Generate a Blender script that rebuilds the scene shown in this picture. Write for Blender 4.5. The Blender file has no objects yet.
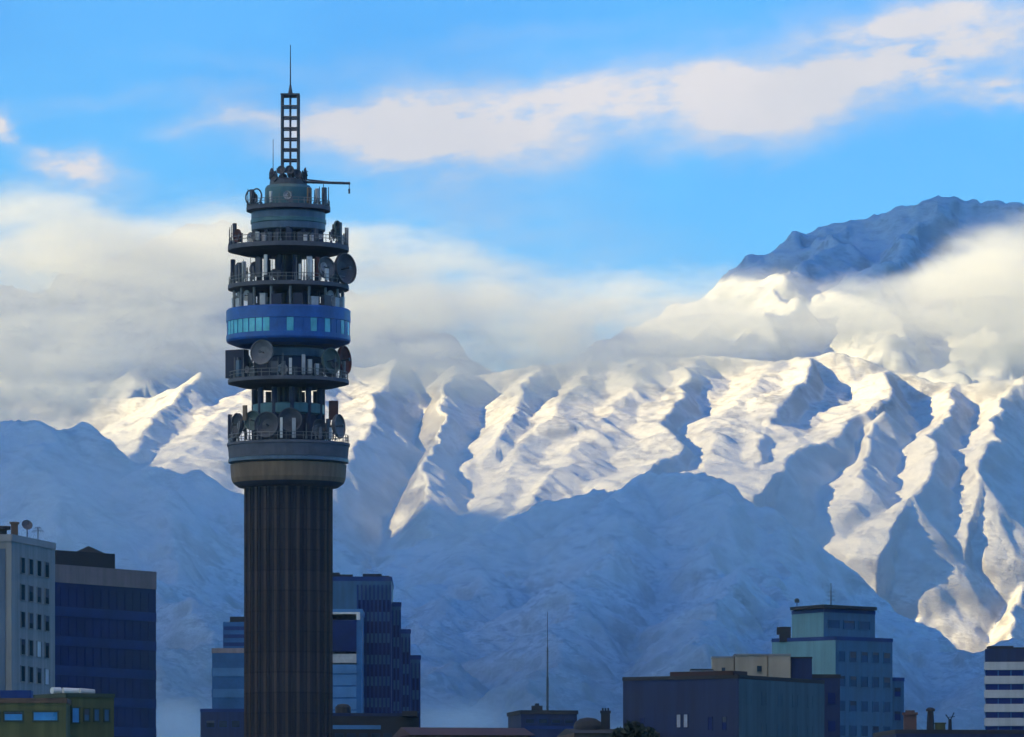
import bpy, bmesh, math, random
import numpy as np
from mathutils import Vector, Matrix
R = math.radians
random.seed(7)
scene = bpy.context.scene
COL = scene.collection

# ------------------------------------------------------------------ camera
CAM_Z, F, VH = 26.0, 6000.0, 900.0          # eye height, focal length in pixels, horizon row
cd = bpy.data.cameras.new('camera')
cd.sensor_width = 36.0
cd.lens = F / 1024 * 36.0
cd.shift_y = (VH - 368.5) / 1024
cd.clip_start, cd.clip_end = 1.0, 200000.0
cam = bpy.data.objects.new('camera', cd)
cam.location = (0, 0, CAM_Z)
cam.rotation_euler = (R(90), 0, 0)
COL.objects.link(cam)
scene.camera = cam

# ------------------------------------------------------------------ sky + sun
SUN_EL, SUN_AZ = 21.0, 62.0                  # behind the camera, well to the left
to_sun = Vector((-math.sin(R(SUN_AZ)) * math.cos(R(SUN_EL)), -math.cos(R(SUN_AZ)) * math.cos(R(SUN_EL)), math.sin(R(SUN_EL))))
SKY_STRENGTH, SKY_SAT = 0.082, 1.5
SUN_STRENGTH, SUN_COL = 5.0, (1.0, 0.78, 0.34)
EXPOSURE = 1.42
HAZE_DENSITY = 3.6e-5

scene.view_settings.view_transform = 'Standard'
scene.view_settings.look = 'None'
scene.view_settings.gamma = 1.0
scene.view_settings.use_curve_mapping = False
scene.view_settings.exposure = EXPOSURE
scene.cycles.use_denoising = True
scene.cycles.use_adaptive_sampling = True
scene.cycles.adaptive_threshold = 0.03
scene.cycles.max_bounces = 6
scene.cycles.diffuse_bounces = 3
scene.cycles.glossy_bounces = 3
scene.cycles.volume_bounces = 12
scene.cycles.transparent_max_bounces = 16
scene.cycles.volume_step_rate = 1.0
scene.cycles.volume_max_steps = 256

sun = bpy.data.lights.new('sun', 'SUN')
sun.energy = SUN_STRENGTH
sun.color = SUN_COL
sun.angle = R(0.5)
so = bpy.data.objects.new('sun', sun)
so.rotation_euler = to_sun.to_track_quat('Z', 'Y').to_euler()
so.location = (-300, -300, 400)
COL.objects.link(so)

class NT:
    """tiny helper to write node graphs as expressions"""
    def __init__(s, nt): s.nt = nt; nt.nodes.clear()
    def new(s, t, **kw):
        n = s.nt.nodes.new(t)
        for k, v in kw.items(): setattr(n, k, v)
        return n
    def put(s, sock, v):
        if isinstance(v, bpy.types.NodeSocket): s.nt.links.new(v, sock)
        elif v is not None: sock.default_value = v
    def m(s, op, a, b=None, c=None, clamp=False):
        n = s.new('ShaderNodeMath', operation=op, use_clamp=clamp)
        s.put(n.inputs[0], a)
        if b is not None: s.put(n.inputs[1], b)
        if c is not None: s.put(n.inputs[2], c)
        return n.outputs[0]
    def mr(s, v, a, b, c=0.0, d=1.0, smooth=True):
        n = s.new('ShaderNodeMapRange', interpolation_type='SMOOTHSTEP' if smooth else 'LINEAR')
        for i, x in enumerate((v, a, b, c, d)): s.put(n.inputs[i], x)
        return n.outputs[0]
    def noise(s, vec, scale, detail=4, rough=0.55, dist=0.0, dim='3D'):
        n = s.new('ShaderNodeTexNoise', noise_dimensions=dim)
        s.put(n.inputs['Vector'], vec); n.inputs['Scale'].default_value = scale
        n.inputs['Detail'].default_value = detail; n.inputs['Roughness'].default_value = rough
        n.inputs['Distortion'].default_value = dist
        return n
    def mix(s, f, a, b, blend='MIX'):
        n = s.new('ShaderNodeMix', data_type='RGBA', blend_type=blend)
        s.put(n.inputs[0], f); s.put(n.inputs[6], a); s.put(n.inputs[7], b)
        return n.outputs[2]
    def xyz(s, v):
        n = s.new('ShaderNodeSeparateXYZ'); s.put(n.inputs[0], v); return n.outputs
    def comb(s, x, y, z):
        n = s.new('ShaderNodeCombineXYZ')
        for i, q in enumerate((x, y, z)): s.put(n.inputs[i], q)
        return n.outputs[0]

def C4(c): return (c[0], c[1], c[2], 1.0)

world = bpy.data.worlds.new('World')
scene.world = world
world.use_nodes = True
w = NT(world.node_tree)
sky = w.new('ShaderNodeTexSky', sky_type='NISHITA', sun_disc=False)
sky.sun_elevation = R(SUN_EL); sky.sun_rotation = R(180 + SUN_AZ)
sky.altitude = 500; sky.air_density = 1.0; sky.dust_density = 0.3; sky.ozone_density = 2.0
hsv = w.new('ShaderNodeHueSaturation'); hsv.inputs['Saturation'].default_value = SKY_SAT
hsv.inputs['Hue'].default_value = 0.507
w.put(hsv.inputs['Color'], w.mix(1.0, sky.outputs[0], (1.1, 1.04, 0.93, 1), 'MULTIPLY'))
d = w.new('ShaderNodeTexCoord').outputs['Generated']
dx, dy, dz = w.xyz(d)
ys = w.m('MAXIMUM', dy, 0.02)
a_ = w.m('DIVIDE', dx, ys)                    # tangent of the bearing east of the view axis
b_ = w.m('DIVIDE', dz, ys)                    # tangent of the elevation
n1 = w.noise(w.comb(a_, w.m('MULTIPLY', b_, 1.6), 0.0), 34, 5, 0.6)
nx, ny, nz = w.xyz(n1.outputs['Color'])
aw = w.m('ADD', a_, w.m('MULTIPLY', w.m('SUBTRACT', nx, 0.5), 0.030))
bw = w.m('ADD', b_, w.m('MULTIPLY', w.m('SUBTRACT', ny, 0.5), 0.015))
CL = [ # high streaks: centre u, v, radii, tilt, weight
 (640,104,120,32,-3,1.0),(545,105,95,30,-2,0.95),(470,125,90,38,6,0.8),(400,130,100,34,0,1.25),(310,132,90,26,6,1.35),(500,155,80,28,10,0.6),(620,150,120,20,-4,0.3),
 (830,82,130,36,-10,1.1),(750,98,90,36,0,1.05),(930,62,120,28,-8,0.95),(1010,84,70,12,4,0.95),(960,20,160,34,-6,1.15),(1000,90,90,14,2,0.6),(860,35,110,18,-10,0.35),(700,40,150,12,-8,0.12),
 (80,172,46,13,8,2.2),(205,126,50,9,-14,0.6),(-2,130,14,18,0,1.6),(100,105,120,12,-6,0.22),(270,62,160,12,4,0.2),(520,35,150,14,-6,0.22),(690,150,130,14,-6,0.25),(590,268,120,40,-4,0.30),(470,240,120,50,10,0.42),(420,190,100,26,14,0.25),(60,215,120,26,0,0.35)]
tot = None
for (u, v, ru, rv, tilt, amp) in CL:
    ca, sa = math.cos(R(tilt)), math.sin(R(tilt))
    cx, cy = (u - 512) / F, (VH - v) / F
    p = w.m('SUBTRACT', aw, cx); q = w.m('SUBTRACT', bw, cy)
    e = w.m('ADD', w.m('MULTIPLY', p, ca * F / ru), w.m('MULTIPLY', q, -sa * F / ru))
    g = w.m('ADD', w.m('MULTIPLY', p, sa * F / rv), w.m('MULTIPLY', q, ca * F / rv))
    r2 = w.m('ADD', w.m('MULTIPLY', e, e), w.m('MULTIPLY', g, g))
    k = w.m('MULTIPLY', w.m('EXPONENT', w.m('MULTIPLY', r2, -0.9)), amp)
    tot = k if tot is None else w.m('ADD', tot, k)
n2 = w.noise(w.comb(w.m('MULTIPLY', a_, 0.55), w.m('MULTIPLY', w.m('SUBTRACT', b_, w.m('MULTIPLY', a_, 0.13)), 2.0), 3.0), 62, 7, 0.64)
n3 = w.noise(w.comb(a_, w.m('MULTIPLY', b_, 1.5), 7.0), 140, 5, 0.6)
brk = w.m('ADD', w.m('MULTIPLY', n2.outputs['Fac'], 0.68), w.m('MULTIPLY', n3.outputs['Fac'], 0.32))
tot = w.m('MULTIPLY', tot, w.mr(brk, 0.36, 0.64, 0.34, 1.4, False))
mask = w.mr(tot, 0.04, 1.55, 0.0, 0.95, False)
mask = w.m('MULTIPLY', mask, w.mr(dy, 0.5, 0.9))
col = w.mix(mask, w.mix(1.0, hsv.outputs[0], (0.325, 0.668, 1.06, 1), 'MULTIPLY'), w.mix(w.mr(tot, 0.5, 1.6), (3.6, 3.75, 4.1, 1), (4.4, 4.15, 4.05, 1)))
n4 = w.noise(w.comb(a_, w.m('MULTIPLY', b_, 1.3), 11.0), 22, 4, 0.55)
col = w.mix(1.0, col, w.mix(w.mr(n4.outputs['Fac'], 0.35, 0.65), (0.93, 0.95, 0.97, 1), (1.06, 1.04, 1.02, 1)), 'MULTIPLY')
bg = w.new('ShaderNodeBackground'); bg.inputs['Strength'].default_value = SKY_STRENGTH
w.put(bg.inputs['Color'], col)
w.put(w.new('ShaderNodeOutputWorld').inputs['Surface'], bg.outputs[0])

# ------------------------------------------------------------------ helpers
def P(u, v, Y):
    """the point of the real place seen at column u, row v of the photograph when it stands Y metres away"""
    return Vector(((u - 512) / F * Y, Y, CAM_Z + (VH - v) / F * Y))
def Z(v, Y): return CAM_Z + (VH - v) / F * Y
def X(u, Y): return (u - 512) / F * Y

def tag(o, label=None, cat=None, group=None, kind=None):
    if label: o['label'] = label
    if cat: o['category'] = cat
    if group: o['group'] = group
    if kind: o['kind'] = kind
    return o
def empty(name, loc, label, cat, group=None):
    o = bpy.data.objects.new(name, None)
    COL.objects.link(o); o.location = loc; o.empty_display_size = 1
    return tag(o, label, cat, group)
def link(name, verts, faces, mat, parent=None, smooth=False):
    me = bpy.data.meshes.new(name)
    me.from_pydata([tuple(v) for v in verts], [], faces)
    me.materials.append(mat)
    if smooth: me.polygons.foreach_set('use_smooth', [True] * len(me.polygons))
    o = bpy.data.objects.new(name, me)
    COL.objects.link(o)
    if parent is not None:
        o.parent = parent
        o.matrix_parent_inverse = root_matrix(parent).inverted()
    return o
def root_matrix(o):
    m = Matrix.Identity(4)
    while o is not None:
        m = (o.matrix_parent_inverse @ o.matrix_basis if o.parent else o.matrix_basis) @ m
        o = o.parent
    return m

# ------------------------------------------------------------------ materials
def mat(name, base, rough=0.7, var=0.25, scale=0.6, bump=0.0, metal=0.0, spec=0.5, streak=0.0, base2=None, lifts=0.0):
    """surface with uneven colour: blotches at two sizes, rain streaks down the walls"""
    m = bpy.data.materials.new(name); m.use_nodes = True
    t = NT(m.node_tree)
    pos = t.new('ShaderNodeTexCoord').outputs['Object']
    a = t.noise(pos, scale, 5, 0.6).outputs['Fac']
    b = t.noise(pos, scale * 0.13, 3, 0.5).outputs['Fac']
    f = t.m('ADD', t.m('MULTIPLY', a, 0.6), t.m('MULTIPLY', b, 0.4))
    f = t.mr(f, 0.3, 0.7)
    if streak:
        x, y, z = t.xyz(pos)
        s = t.noise(t.comb(x, y, t.m('MULTIPLY', z, 0.05)), 1.4, 4, 0.6).outputs['Fac']
        f = t.m('ADD', t.m('MULTIPLY', f, 1 - streak), t.m('MULTIPLY', t.mr(s, 0.35, 0.68), streak))
    if lifts:                                   # each pour of concrete dries to its own tone, with a darker joint between
        x, y, z = t.xyz(pos)
        lv = t.m('FLOOR', t.m('DIVIDE', z, lifts))
        wn = t.new('ShaderNodeTexWhiteNoise', noise_dimensions='2D')
        t.put(wn.inputs['Vector'], t.comb(lv, t.m('FLOOR', t.m('MULTIPLY', t.m('ARCTAN2', y, x), 3.82)), 0.0))
        jt = t.mr(t.m('ABSOLUTE', t.m('SUBTRACT', t.m('FRACT', t.m('DIVIDE', z, lifts)), 0.5)), 0.44, 0.49, 1.0, 0.25)
        f = t.m('MULTIPLY', t.m('ADD', t.m('MULTIPLY', f, 0.65), t.m('MULTIPLY', wn.outputs['Value'], 0.35)), jt)
    dark = base2 or tuple(c * (1 - var) for c in base)
    lite = tuple(min(1, c * (1 + var)) for c in base)
    bs = t.new('ShaderNodeBsdfPrincipled')
    t.put(bs.inputs['Base Color'], t.mix(f, C4(dark), C4(lite)))
    t.put(bs.inputs['Roughness'], t.mr(a, 0.2, 0.8, max(0.02, rough - 0.1), min(1, rough + 0.1), False))
    bs.inputs['Metallic'].default_value = metal
    bs.inputs['Specular IOR Level'].default_value = spec
    if bump:
        bp = t.new('ShaderNodeBump'); bp.inputs['Strength'].default_value = bump; bp.inputs['Distance'].default_value = 0.1
        t.put(bp.inputs['Height'], a); t.put(bs.inputs['Normal'], bp.outputs[0])
    t.put(t.new('ShaderNodeOutputMaterial').inputs['Surface'], bs.outputs[0])
    return m

# ------------------------------------------------------------------ terrain
def lattice(seed, n=128):
    return np.random.default_rng(seed).random((n, n))
def vnoise(x, y, seed):
    L = lattice(seed); n = L.shape[0]
    xi = np.floor(x).astype(int); yi = np.floor(y).astype(int)
    fx = x - xi; fy = y - yi
    fx = fx ** 3 * (fx * (fx * 6 - 15) + 10); fy = fy ** 3 * (fy * (fy * 6 - 15) + 10)
    g = lambda i, j: L[i % n, j % n]
    return (g(xi, yi) * (1 - fx) + g(xi + 1, yi) * fx) * (1 - fy) + (g(xi, yi + 1) * (1 - fx) + g(xi + 1, yi + 1) * fx) * fy
def fbm(x, y, scale, oct=5, seed=1, gain=0.5, ridged=False):
    s = 0; a = 1; t = 0
    for i in range(oct):
        n = vnoise(x / scale + 17.3 * i, y / scale - 9.1 * i, seed + i)
        if ridged: n = 1 - np.abs(2 * n - 1)
        s = s + a * n; t += a; a *= gain; scale *= 0.5
    return s / t
def snow_mat(name, snow, rock, lo, hi, nscale, rock_amt, patch=0.35, th=(0.74, 0.92)):
    """snow over rock: rock shows where the slope is steep and in wind-blown patches; lo..hi is where the snow line climbs"""
    m = bpy.data.materials.new(name); m.use_nodes = True
    t = NT(m.node_tree)
    geo = t.new('ShaderNodeNewGeometry')
    pos = geo.outputs['Position']
    x, y, z = t.xyz(pos)
    nz_ = t.xyz(geo.outputs['Normal'])[2]
    big = t.noise(pos, nscale, 6, 0.62).outputs['Fac']
    fine = t.noise(t.comb(x, y, t.m('MULTIPLY', z, 2.2)), nscale * 5, 8, 0.72).outputs['Fac']
    steep = t.mr(t.m('ADD', nz_, t.m('ADD', t.m('MULTIPLY', t.m('SUBTRACT', big, 0.5), 0.45), t.m('MULTIPLY', t.m('SUBTRACT', fine, 0.5), 0.75))), 0.50, 0.78)
    f = t.m('ADD', t.m('MULTIPLY', t.m('SUBTRACT', 1.0, steep), rock_amt),
            t.m('MULTIPLY', t.mr(t.m('ADD', t.m('MULTIPLY', big, 0.7), t.m('MULTIPLY', fine, 0.75)), th[0], th[1]), patch))
    line = t.mr(t.m('ADD', z, t.m('MULTIPLY', t.m('SUBTRACT', big, 0.5), (hi - lo) * 1.6)), lo, hi)
    f = t.m('SUBTRACT', 1.0, t.m('MULTIPLY', t.m('SUBTRACT', 1.0, f, clamp=True), t.mr(line, 0, 1, 0.25, 1.0, False)), clamp=True)
    bs = t.new('ShaderNodeBsdfPrincipled')
    rk = t.mix(fine, C4(tuple(c * 0.6 for c in rock)), C4(tuple(c * 1.5 for c in rock)))
    t.put(bs.inputs['Base Color'], t.mix(f, C4(snow), rk))
    bs.inputs['Roughness'].default_value = 0.85
    bs.inputs['Specular IOR Level'].default_value = 0.15
    bp = t.new('ShaderNodeBump'); bp.inputs['Strength'].default_value = 0.6; bp.inputs['Distance'].default_value = 13
    t.put(bp.inputs['Height'], fine); t.put(bs.inputs['Normal'], bp.outputs[0])
    t.put(t.new('ShaderNodeOutputMaterial').inputs['Surface'], bs.outputs[0])
    return m

def range_mesh(name, ridges, x0, x1, y0, y1, nx, ny, material, base=0.0, warp=90, rough=45, gully=40, seed=3, smoothk=14.0, crag=0.0, reach=1e9):
    """height field: every ridge is a polyline of (u, v, Y) with a left and a right fall; the terrain is the upper hull of their flanks"""
    gx, gy = np.meshgrid(np.linspace(x0, x1, nx), np.linspace(y0, y1, ny))
    wx = gx + (fbm(gx, gy, 420, 4, seed) - 0.5) * 2 * warp
    wy = gy + (fbm(gx, gy, 420, 4, seed + 20) - 0.5) * 2 * warp
    wx = wx + (fbm(gx, gy, 150, 3, seed + 30) - 0.5) * warp * 0.7; wy = wy + (fbm(gx, gy, 150, 3, seed + 35) - 0.5) * warp * 0.7
    h = np.full(gx.shape, base, float)
    for pts, kl, kr in ridges:
        P3 = [P(*q) for q in pts]
        best = np.full(gx.shape, -1e9)
        for a, b in zip(P3[:-1], P3[1:]):
            abx, aby = b.x - a.x, b.y - a.y
            L2 = abx * abx + aby * aby + 1e-9
            t = np.clip(((wx - a.x) * abx + (wy - a.y) * aby) / L2, 0, 1)
            px, py = wx - (a.x + t * abx), wy - (a.y + t * aby)
            dist = np.hypot(px, py)
            side = np.where(abx * (wy - a.y) - aby * (wx - a.x) > 0, kr, kl)
            zz = a.z + t * (b.z - a.z) - side * np.minimum(dist, reach) - np.maximum(side, 1.25) * np.maximum(dist - reach, 0)
            best = np.maximum(best, zz)
        mx = np.maximum(h, best)
        h = mx + smoothk * np.log(np.exp((h - mx) / smoothk) + np.exp((best - mx) / smoothk)) - smoothk * 0.5 * np.exp(-np.abs(h - best) / smoothk)
    ext = np.clip((h - base) / 300.0, 0, 1)
    h = h + ext * ((fbm(gx, gy, 260, 6, seed + 40, 0.52, True) - 0.6) * gully * 2 + (fbm(wx, wy, 90, 5, seed + 60) - 0.5) * rough + (fbm(gx + 0.4 * gy, gy * 0.55, 130, 5, seed + 80, 0.6, True) - 0.6) * crag)
    verts = np.stack([gx, gy, h], -1).reshape(-1, 3)
    faces = []
    for j in range(ny - 1):
        r = j * nx
        faces += [(r + i, r + i + 1, r + nx + i + 1, r + nx + i) for i in range(nx - 1)]
    me = bpy.data.meshes.new(name)
    me.from_pydata(verts.tolist(), [], faces)
    me.materials.append(material)
    me.polygons.foreach_set('use_smooth', [True] * len(me.polygons))
    o = bpy.data.objects.new(name, me); COL.objects.link(o)
    return tag(o, kind='structure')

M_ground = mat('ground_surface', (0.07, 0.07, 0.065), 0.9, 0.4, 0.02)
M_alpine = snow_mat('alpine_snow', (0.80, 0.79, 0.77), (0.15, 0.135, 0.13), 300, 700, 0.009, 0.70, 0.55, th=(0.70, 0.86))
M_foot = snow_mat('foothill_snow_and_scrub', (0.86, 0.87, 0.88), (0.10, 0.12, 0.14), 200, 750, 0.008, 0.45, 0.6, th=(0.69, 0.88))
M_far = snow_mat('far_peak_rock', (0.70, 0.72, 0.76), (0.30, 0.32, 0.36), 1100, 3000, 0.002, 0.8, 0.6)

GY = 14100.0
g = link('ground', [(-4000, -900, 0), (4000, -900, 0), (4000, GY, 0), (-4000, GY, 0)], [(0, 1, 2, 3)], M_ground)
tag(g, kind='structure')

# foothills in the shade of the added cloud deck (12-14 km)
K = 1000.0
left_hill = [([(-260,430,12.3*K),(-80,415,12.4*K),(0,421,12.4*K),(60,430,12.4*K),(130,452,12.3*K),(232,496,12.1*K),(290,552,11.9*K),(345,640,11.6*K)], 0.6, 0.6),
             ([(60,430,12.4*K),(30,520,11.3*K),(20,650,10.2*K)], 0.5, 0.5),
             ([(150,462,12.2*K),(170,560,11.2*K),(200,690,10.0*K)], 0.5, 0.5),
             ([(-80,415,12.4*K),(-120,520,11.2*K),(-140,690,10.0*K)], 0.5, 0.5)]
mid_hill = [([(250,650,12.6*K),(330,590,12.9*K),(420,552,13.1*K),(500,512,13.2*K),(570,496,13.2*K),(640,478,13.3*K),(700,474,13.3*K),(738,480,13.2*K),(768,510,13.1*K),(798,565,13.0*K),(830,650,12.9*K),(960,654,12.7*K),(1040,646,12.7*K),(1200,640,12.6*K)], 1.0, 1.0),
            ([(500,512,13.2*K),(450,580,12.2*K),(420,690,10.8*K)], 0.5, 0.5),
            ([(640,480,13.3*K),(600,540,12.4*K),(560,620,11.4*K),(540,720,10.2*K)], 0.55, 0.7),
            ([(715,478,13.3*K),(725,540,12.4*K),(710,620,11.4*K),(700,720,10.2*K)], 0.6, 0.9),
            ([(768,512,13.1*K),(772,590,12.2*K),(795,700,10.6*K)], 0.7, 0.85),
            ([(1040,656,12.7*K),(960,690,11.6*K),(930,740,10.4*K)], 0.45, 0.45)]
range_mesh('foothills', left_hill + mid_hill, -2300, 2300, 8600, 13950, 600, 460, M_foot, base=-120, warp=110, rough=34, gully=26, seed=11, crag=46)

# the snow range in the sun (16.9-20.6 km)
snow_ridges = [
 ([(-300,400,19.6*K),(-100,395,19.6*K),(60,400,19.5*K),(150,395,19.4*K),(206,372,19.4*K),(250,395,19.5*K),(300,372,19.6*K),(400,362,19.7*K),(470,372,19.7*K),(560,362,19.8*K),(640,360,19.8*K),(700,354,19.9*K),(760,362,19.9*K),(815,354,19.9*K),(850,353,19.9*K),(900,368,19.9*K),(960,384,19.9*K),(1024,380,19.9*K),(1150,395,19.8*K),(1350,420,19.6*K)], 1.05, 0.55),
 ([(206,372,19.4*K),(160,415,18.9*K),(120,455,18.3*K),(90,540,17.2*K)], 0.45, 0.75),
 ([(310,370,19.6*K),(255,395,19.3*K),(190,440,18.6*K),(150,480,18.0*K),(120,580,17.0*K)], 0.30, 0.30),
 ([(330,372,19.6*K),(290,440,18.6*K),(250,500,17.9*K)], 0.35, 0.6),
 ([(404,360,19.7*K),(372,400,19.2*K),(345,450,18.5*K),(330,520,17.7*K),(322,580,17.0*K)], 0.38, 0.9),
 ([(452,364,19.7*K),(438,420,18.9*K),(425,470,18.2*K),(430,525,17.5*K)], 1.5, 0.75),
 ([(700,354,19.9*K),(684,392,19.3*K),(672,430,18.7*K),(662,462,18.2*K)], 0.34, 1.2),
 ([(600,362,19.8*K),(560,405,19.1*K),(520,455,18.5*K),(488,505,17.8*K)], 0.50, 0.28),
 ([(530,366,19.8*K),(520,400,19.2*K),(508,440,18.6*K)], 0.60, 0.75),
 ([(660,356,19.8*K),(610,420,18.9*K),(560,470,18.2*K),(505,520,17.5*K)], 0.36, 0.36),
 ([(806,355,19.9*K),(782,392,19.3*K),(768,425,18.9*K),(756,466,18.3*K)], 0.34, 1.15),
 ([(765,360,19.9*K),(730,410,19.1*K),(700,450,18.5*K)], 0.42, 0.30),
 ([(900,368,19.9*K),(886,392,19.5*K),(842,425,18.9*K),(797,455,18.4*K),(778,470,18.2*K)], 0.30, 1.15),
 ([(880,412,19.1*K),(862,445,18.7*K),(850,478,18.2*K)], 0.9, 0.9),
 ([(962,384,19.9*K),(940,425,19.1*K),(925,470,18.4*K),(905,495,18.1*K)], 0.6, 1.1),
 ([(1024,378,19.9*K),(990,430,19.0*K),(975,475,18.4*K)], 0.7, 0.9),
 ([(1150,395,19.8*K),(1060,450,19.2*K),(992,486,18.7*K),(966,540,18.3*K),(930,598,17.9*K),(900,655,17.4*K)], 0.55, 1.0),
 ([(1150,395,19.8*K),(1075,470,19.1*K),(1045,540,18.4*K),(1010,640,17.6*K)], 0.8, 0.9),
 ([(976,502,18.65*K),(945,528,18.45*K),(915,552,18.25*K),(872,584,18.0*K)], 0.6, 1.6),
 ([(-300,400,19.6*K),(-280,520,17.4*K)], 0.5, 0.7),
 ([(-300,560,18.3*K),(300,545,18.2*K),(600,545,18.2*K),(800,560,18.2*K),(900,650,18.0*K),(1400,650,18.0*K)], 0.30, 0.30),
]
range_mesh('snow_mountains', snow_ridges, -2600, 2600, 14600, 20900, 620, 640, M_alpine, base=-150, warp=68, rough=14, gully=9, seed=5, smoothk=8.0, crag=22, reach=330)

# far peaks behind the cloud bank (28-32 km)
far = [([(560,380,30*K),(640,320,30*K),(700,287,30*K),(745,266,30*K),(800,236,30.2*K),(850,217,30.3*K),(905,204,30.4*K),(950,197,30.4*K),(985,200,30.4*K),(1040,207,30.3*K),(1110,235,30.2*K),(1300,330,30*K)], 0.6, 0.6),
       ([(850,217,30.3*K),(800,270,29.2*K),(770,340,28*K)], 0.6, 0.8),
       ([(950,197,30.4*K),(900,260,29.2*K),(880,340,28*K)], 0.6, 0.8),
       ([(1040,207,30.3*K),(1010,260,29.2*K),(990,340,28*K)], 0.6, 0.8),
       ([(-200,270,29*K),(-60,268,29*K),(40,290,29*K),(120,255,29*K),(175,233,29*K),(207,221,29*K),(235,228,29*K),(290,268,29*K),(380,330,29*K)], 0.6, 0.6),
       ([(207,221,29*K),(180,290,28*K),(160,360,27*K)], 0.6, 0.8)]
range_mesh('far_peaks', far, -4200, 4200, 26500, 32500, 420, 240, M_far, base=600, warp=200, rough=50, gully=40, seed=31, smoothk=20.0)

# ------------------------------------------------------------------ clouds
def curve_node(t, fac, pts, lo, hi, ylo, yhi):
    """piecewise curve through pts [(x, y)] of real metres"""
    n = t.new('ShaderNodeFloatCurve')
    c = n.mapping.curves[0]
    pts = sorted(pts)
    q = [((x - lo) / (hi - lo), (y - ylo) / (yhi - ylo)) for x, y in pts]
    c.points[0].location = q[0]; c.points[1].location = q[-1]
    for x, y in q[1:-1]: c.points.new(x, y)
    n.mapping.use_clip = False
    n.mapping.update()
    t.put(n.inputs['Value'], t.m('DIVIDE', t.m('SUBTRACT', fac, lo), hi - lo))
    return t.m('ADD', t.m('MULTIPLY', n.outputs[0], yhi - ylo), ylo)

def box_obj(name, x0, x1, y0, y1, z0, z1, m):
    v = [(x, y, z) for z in (z0, z1) for y in (y0, y1) for x in (x0, x1)]
    f = [(0, 2, 3, 1), (4, 5, 7, 6), (0, 1, 5, 4), (2, 6, 7, 3), (0, 4, 6, 2), (1, 3, 7, 5)]
    return link(name, v, f, m)

CY = 15600.0
top_px = [(-420,215),(-120,212),(-20,203),(40,205),(85,212),(110,226),(150,236),(200,222),(232,222),(290,240),(340,238),(400,244),(450,252),(490,270),(540,284),(600,292),(650,294),(690,292),(740,294),(800,302),(850,300),(905,286),(930,262),(960,246),(1010,240),(1060,236),(1440,240)]
bot_px = [(-420,440),(0,434),(60,430),(105,408),(150,388),(200,382),(240,388),(340,386),(450,396),(560,396),(700,386),(770,370),(830,360),(880,366),(930,378),(1024,392),(1440,400)]
m = bpy.data.materials.new('cloud_vapour'); m.use_nodes = True
t = NT(m.node_tree)
pos = t.new('ShaderNodeNewGeometry').outputs['Position']
x, y, z = t.xyz(pos)
lo, hi = X(-420, CY), X(1440, CY)
tops = curve_node(t, x, [(X(u, CY), Z(v, CY)) for u, v in top_px], lo, hi, 1000, 2200)
bots = curve_node(t, x, [(X(u, CY), Z(v, CY)) for u, v in bot_px], lo, hi, 1000, 2200)
big = t.noise(t.comb(t.m('MULTIPLY', x, 0.55), y, t.m('MULTIPLY', z, 1.35)), 0.0030, 6, 0.58).outputs['Fac']
fin = t.noise(t.comb(t.m('MULTIPLY', x, 0.6), y, t.m('MULTIPLY', z, 1.8)), 0.0085, 5, 0.6).outputs['Fac']
wob = t.m('ADD', t.m('MULTIPLY', t.m('SUBTRACT', big, 0.5), 300), t.m('MULTIPLY', t.m('SUBTRACT', fin, 0.5), 260))
up = t.mr(t.m('SUBTRACT', t.m('ADD', tops, wob), z), -45, 90)
dn = t.mr(t.m('SUBTRACT', z, t.m('ADD', bots, t.m('MULTIPLY', wob, 0.28))), -40, 110)
yy = t.mr(t.m('ABSOLUTE', t.m('SUBTRACT', y, CY)), 300, 480, 1.0, 0.0)
den = t.m('MULTIPLY', t.m('MULTIPLY', up, dn), yy)
den = t.m('MULTIPLY', den, t.mr(t.m('ADD', t.m('MULTIPLY', big, 0.5), t.m('MULTIPLY', fin, 0.5)), 0.43, 0.58, 0.02, 1.5))
pv = t.new('ShaderNodeVolumePrincipled')
pv.inputs['Color'].default_value = (0.99, 0.995, 1.0, 1)
t.put(pv.inputs['Density'], t.m('MULTIPLY', den, 0.0050))
pv.inputs['Anisotropy'].default_value = -0.62
t.put(t.new('ShaderNodeOutputMaterial').inputs['Volume'], pv.outputs[0])
co = box_obj('clouds', lo, hi, CY - 650, CY + 650, 1150, 2080, m)
tag(co, 'bank of white and cream cloud lying along the snow mountain crests', 'cloud', kind='stuff')

# low mist lying between the city and the foothills
m = bpy.data.materials.new('mist_vapour'); m.use_nodes = True
t = NT(m.node_tree)
pos = t.new('ShaderNodeNewGeometry').outputs['Position']
x, y, z = t.xyz(pos)
nb = t.noise(pos, 0.006, 5, 0.6).outputs['Fac']
MY = 8000.0
den = None
for (u, v, ru, rv) in ((452, 724, 46, 15), (182, 722, 36, 15), (660, 738, 60, 12), (300, 736, 80, 10)):
    e = t.m('DIVIDE', t.m('SUBTRACT', x, X(u, MY)), ru * MY / F)
    h = t.m('DIVIDE', t.m('SUBTRACT', z, Z(v, MY)), rv * MY / F)
    h = t.m('MAXIMUM', h, t.m('MULTIPLY', h, 0.25))
    k = t.m('EXPONENT', t.m('MULTIPLY', t.m('ADD', t.m('MULTIPLY', e, e), t.m('MULTIPLY', h, h)), -1.0))
    den = k if den is None else t.m('ADD', den, k)
den = t.m('MULTIPLY', den, t.mr(nb, 0.3, 0.65, 0.3, 1.3))
den = t.m('MULTIPLY', den, t.mr(t.m('ABSOLUTE', t.m('SUBTRACT', y, MY)), 150, 290, 1.0, 0.0))
pv = t.new('ShaderNodeVolumePrincipled'); pv.inputs['Color'].default_value = (0.98, 0.98, 0.98, 1)
t.put(pv.inputs['Density'], t.m('MULTIPLY', den, 0.0045))
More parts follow.
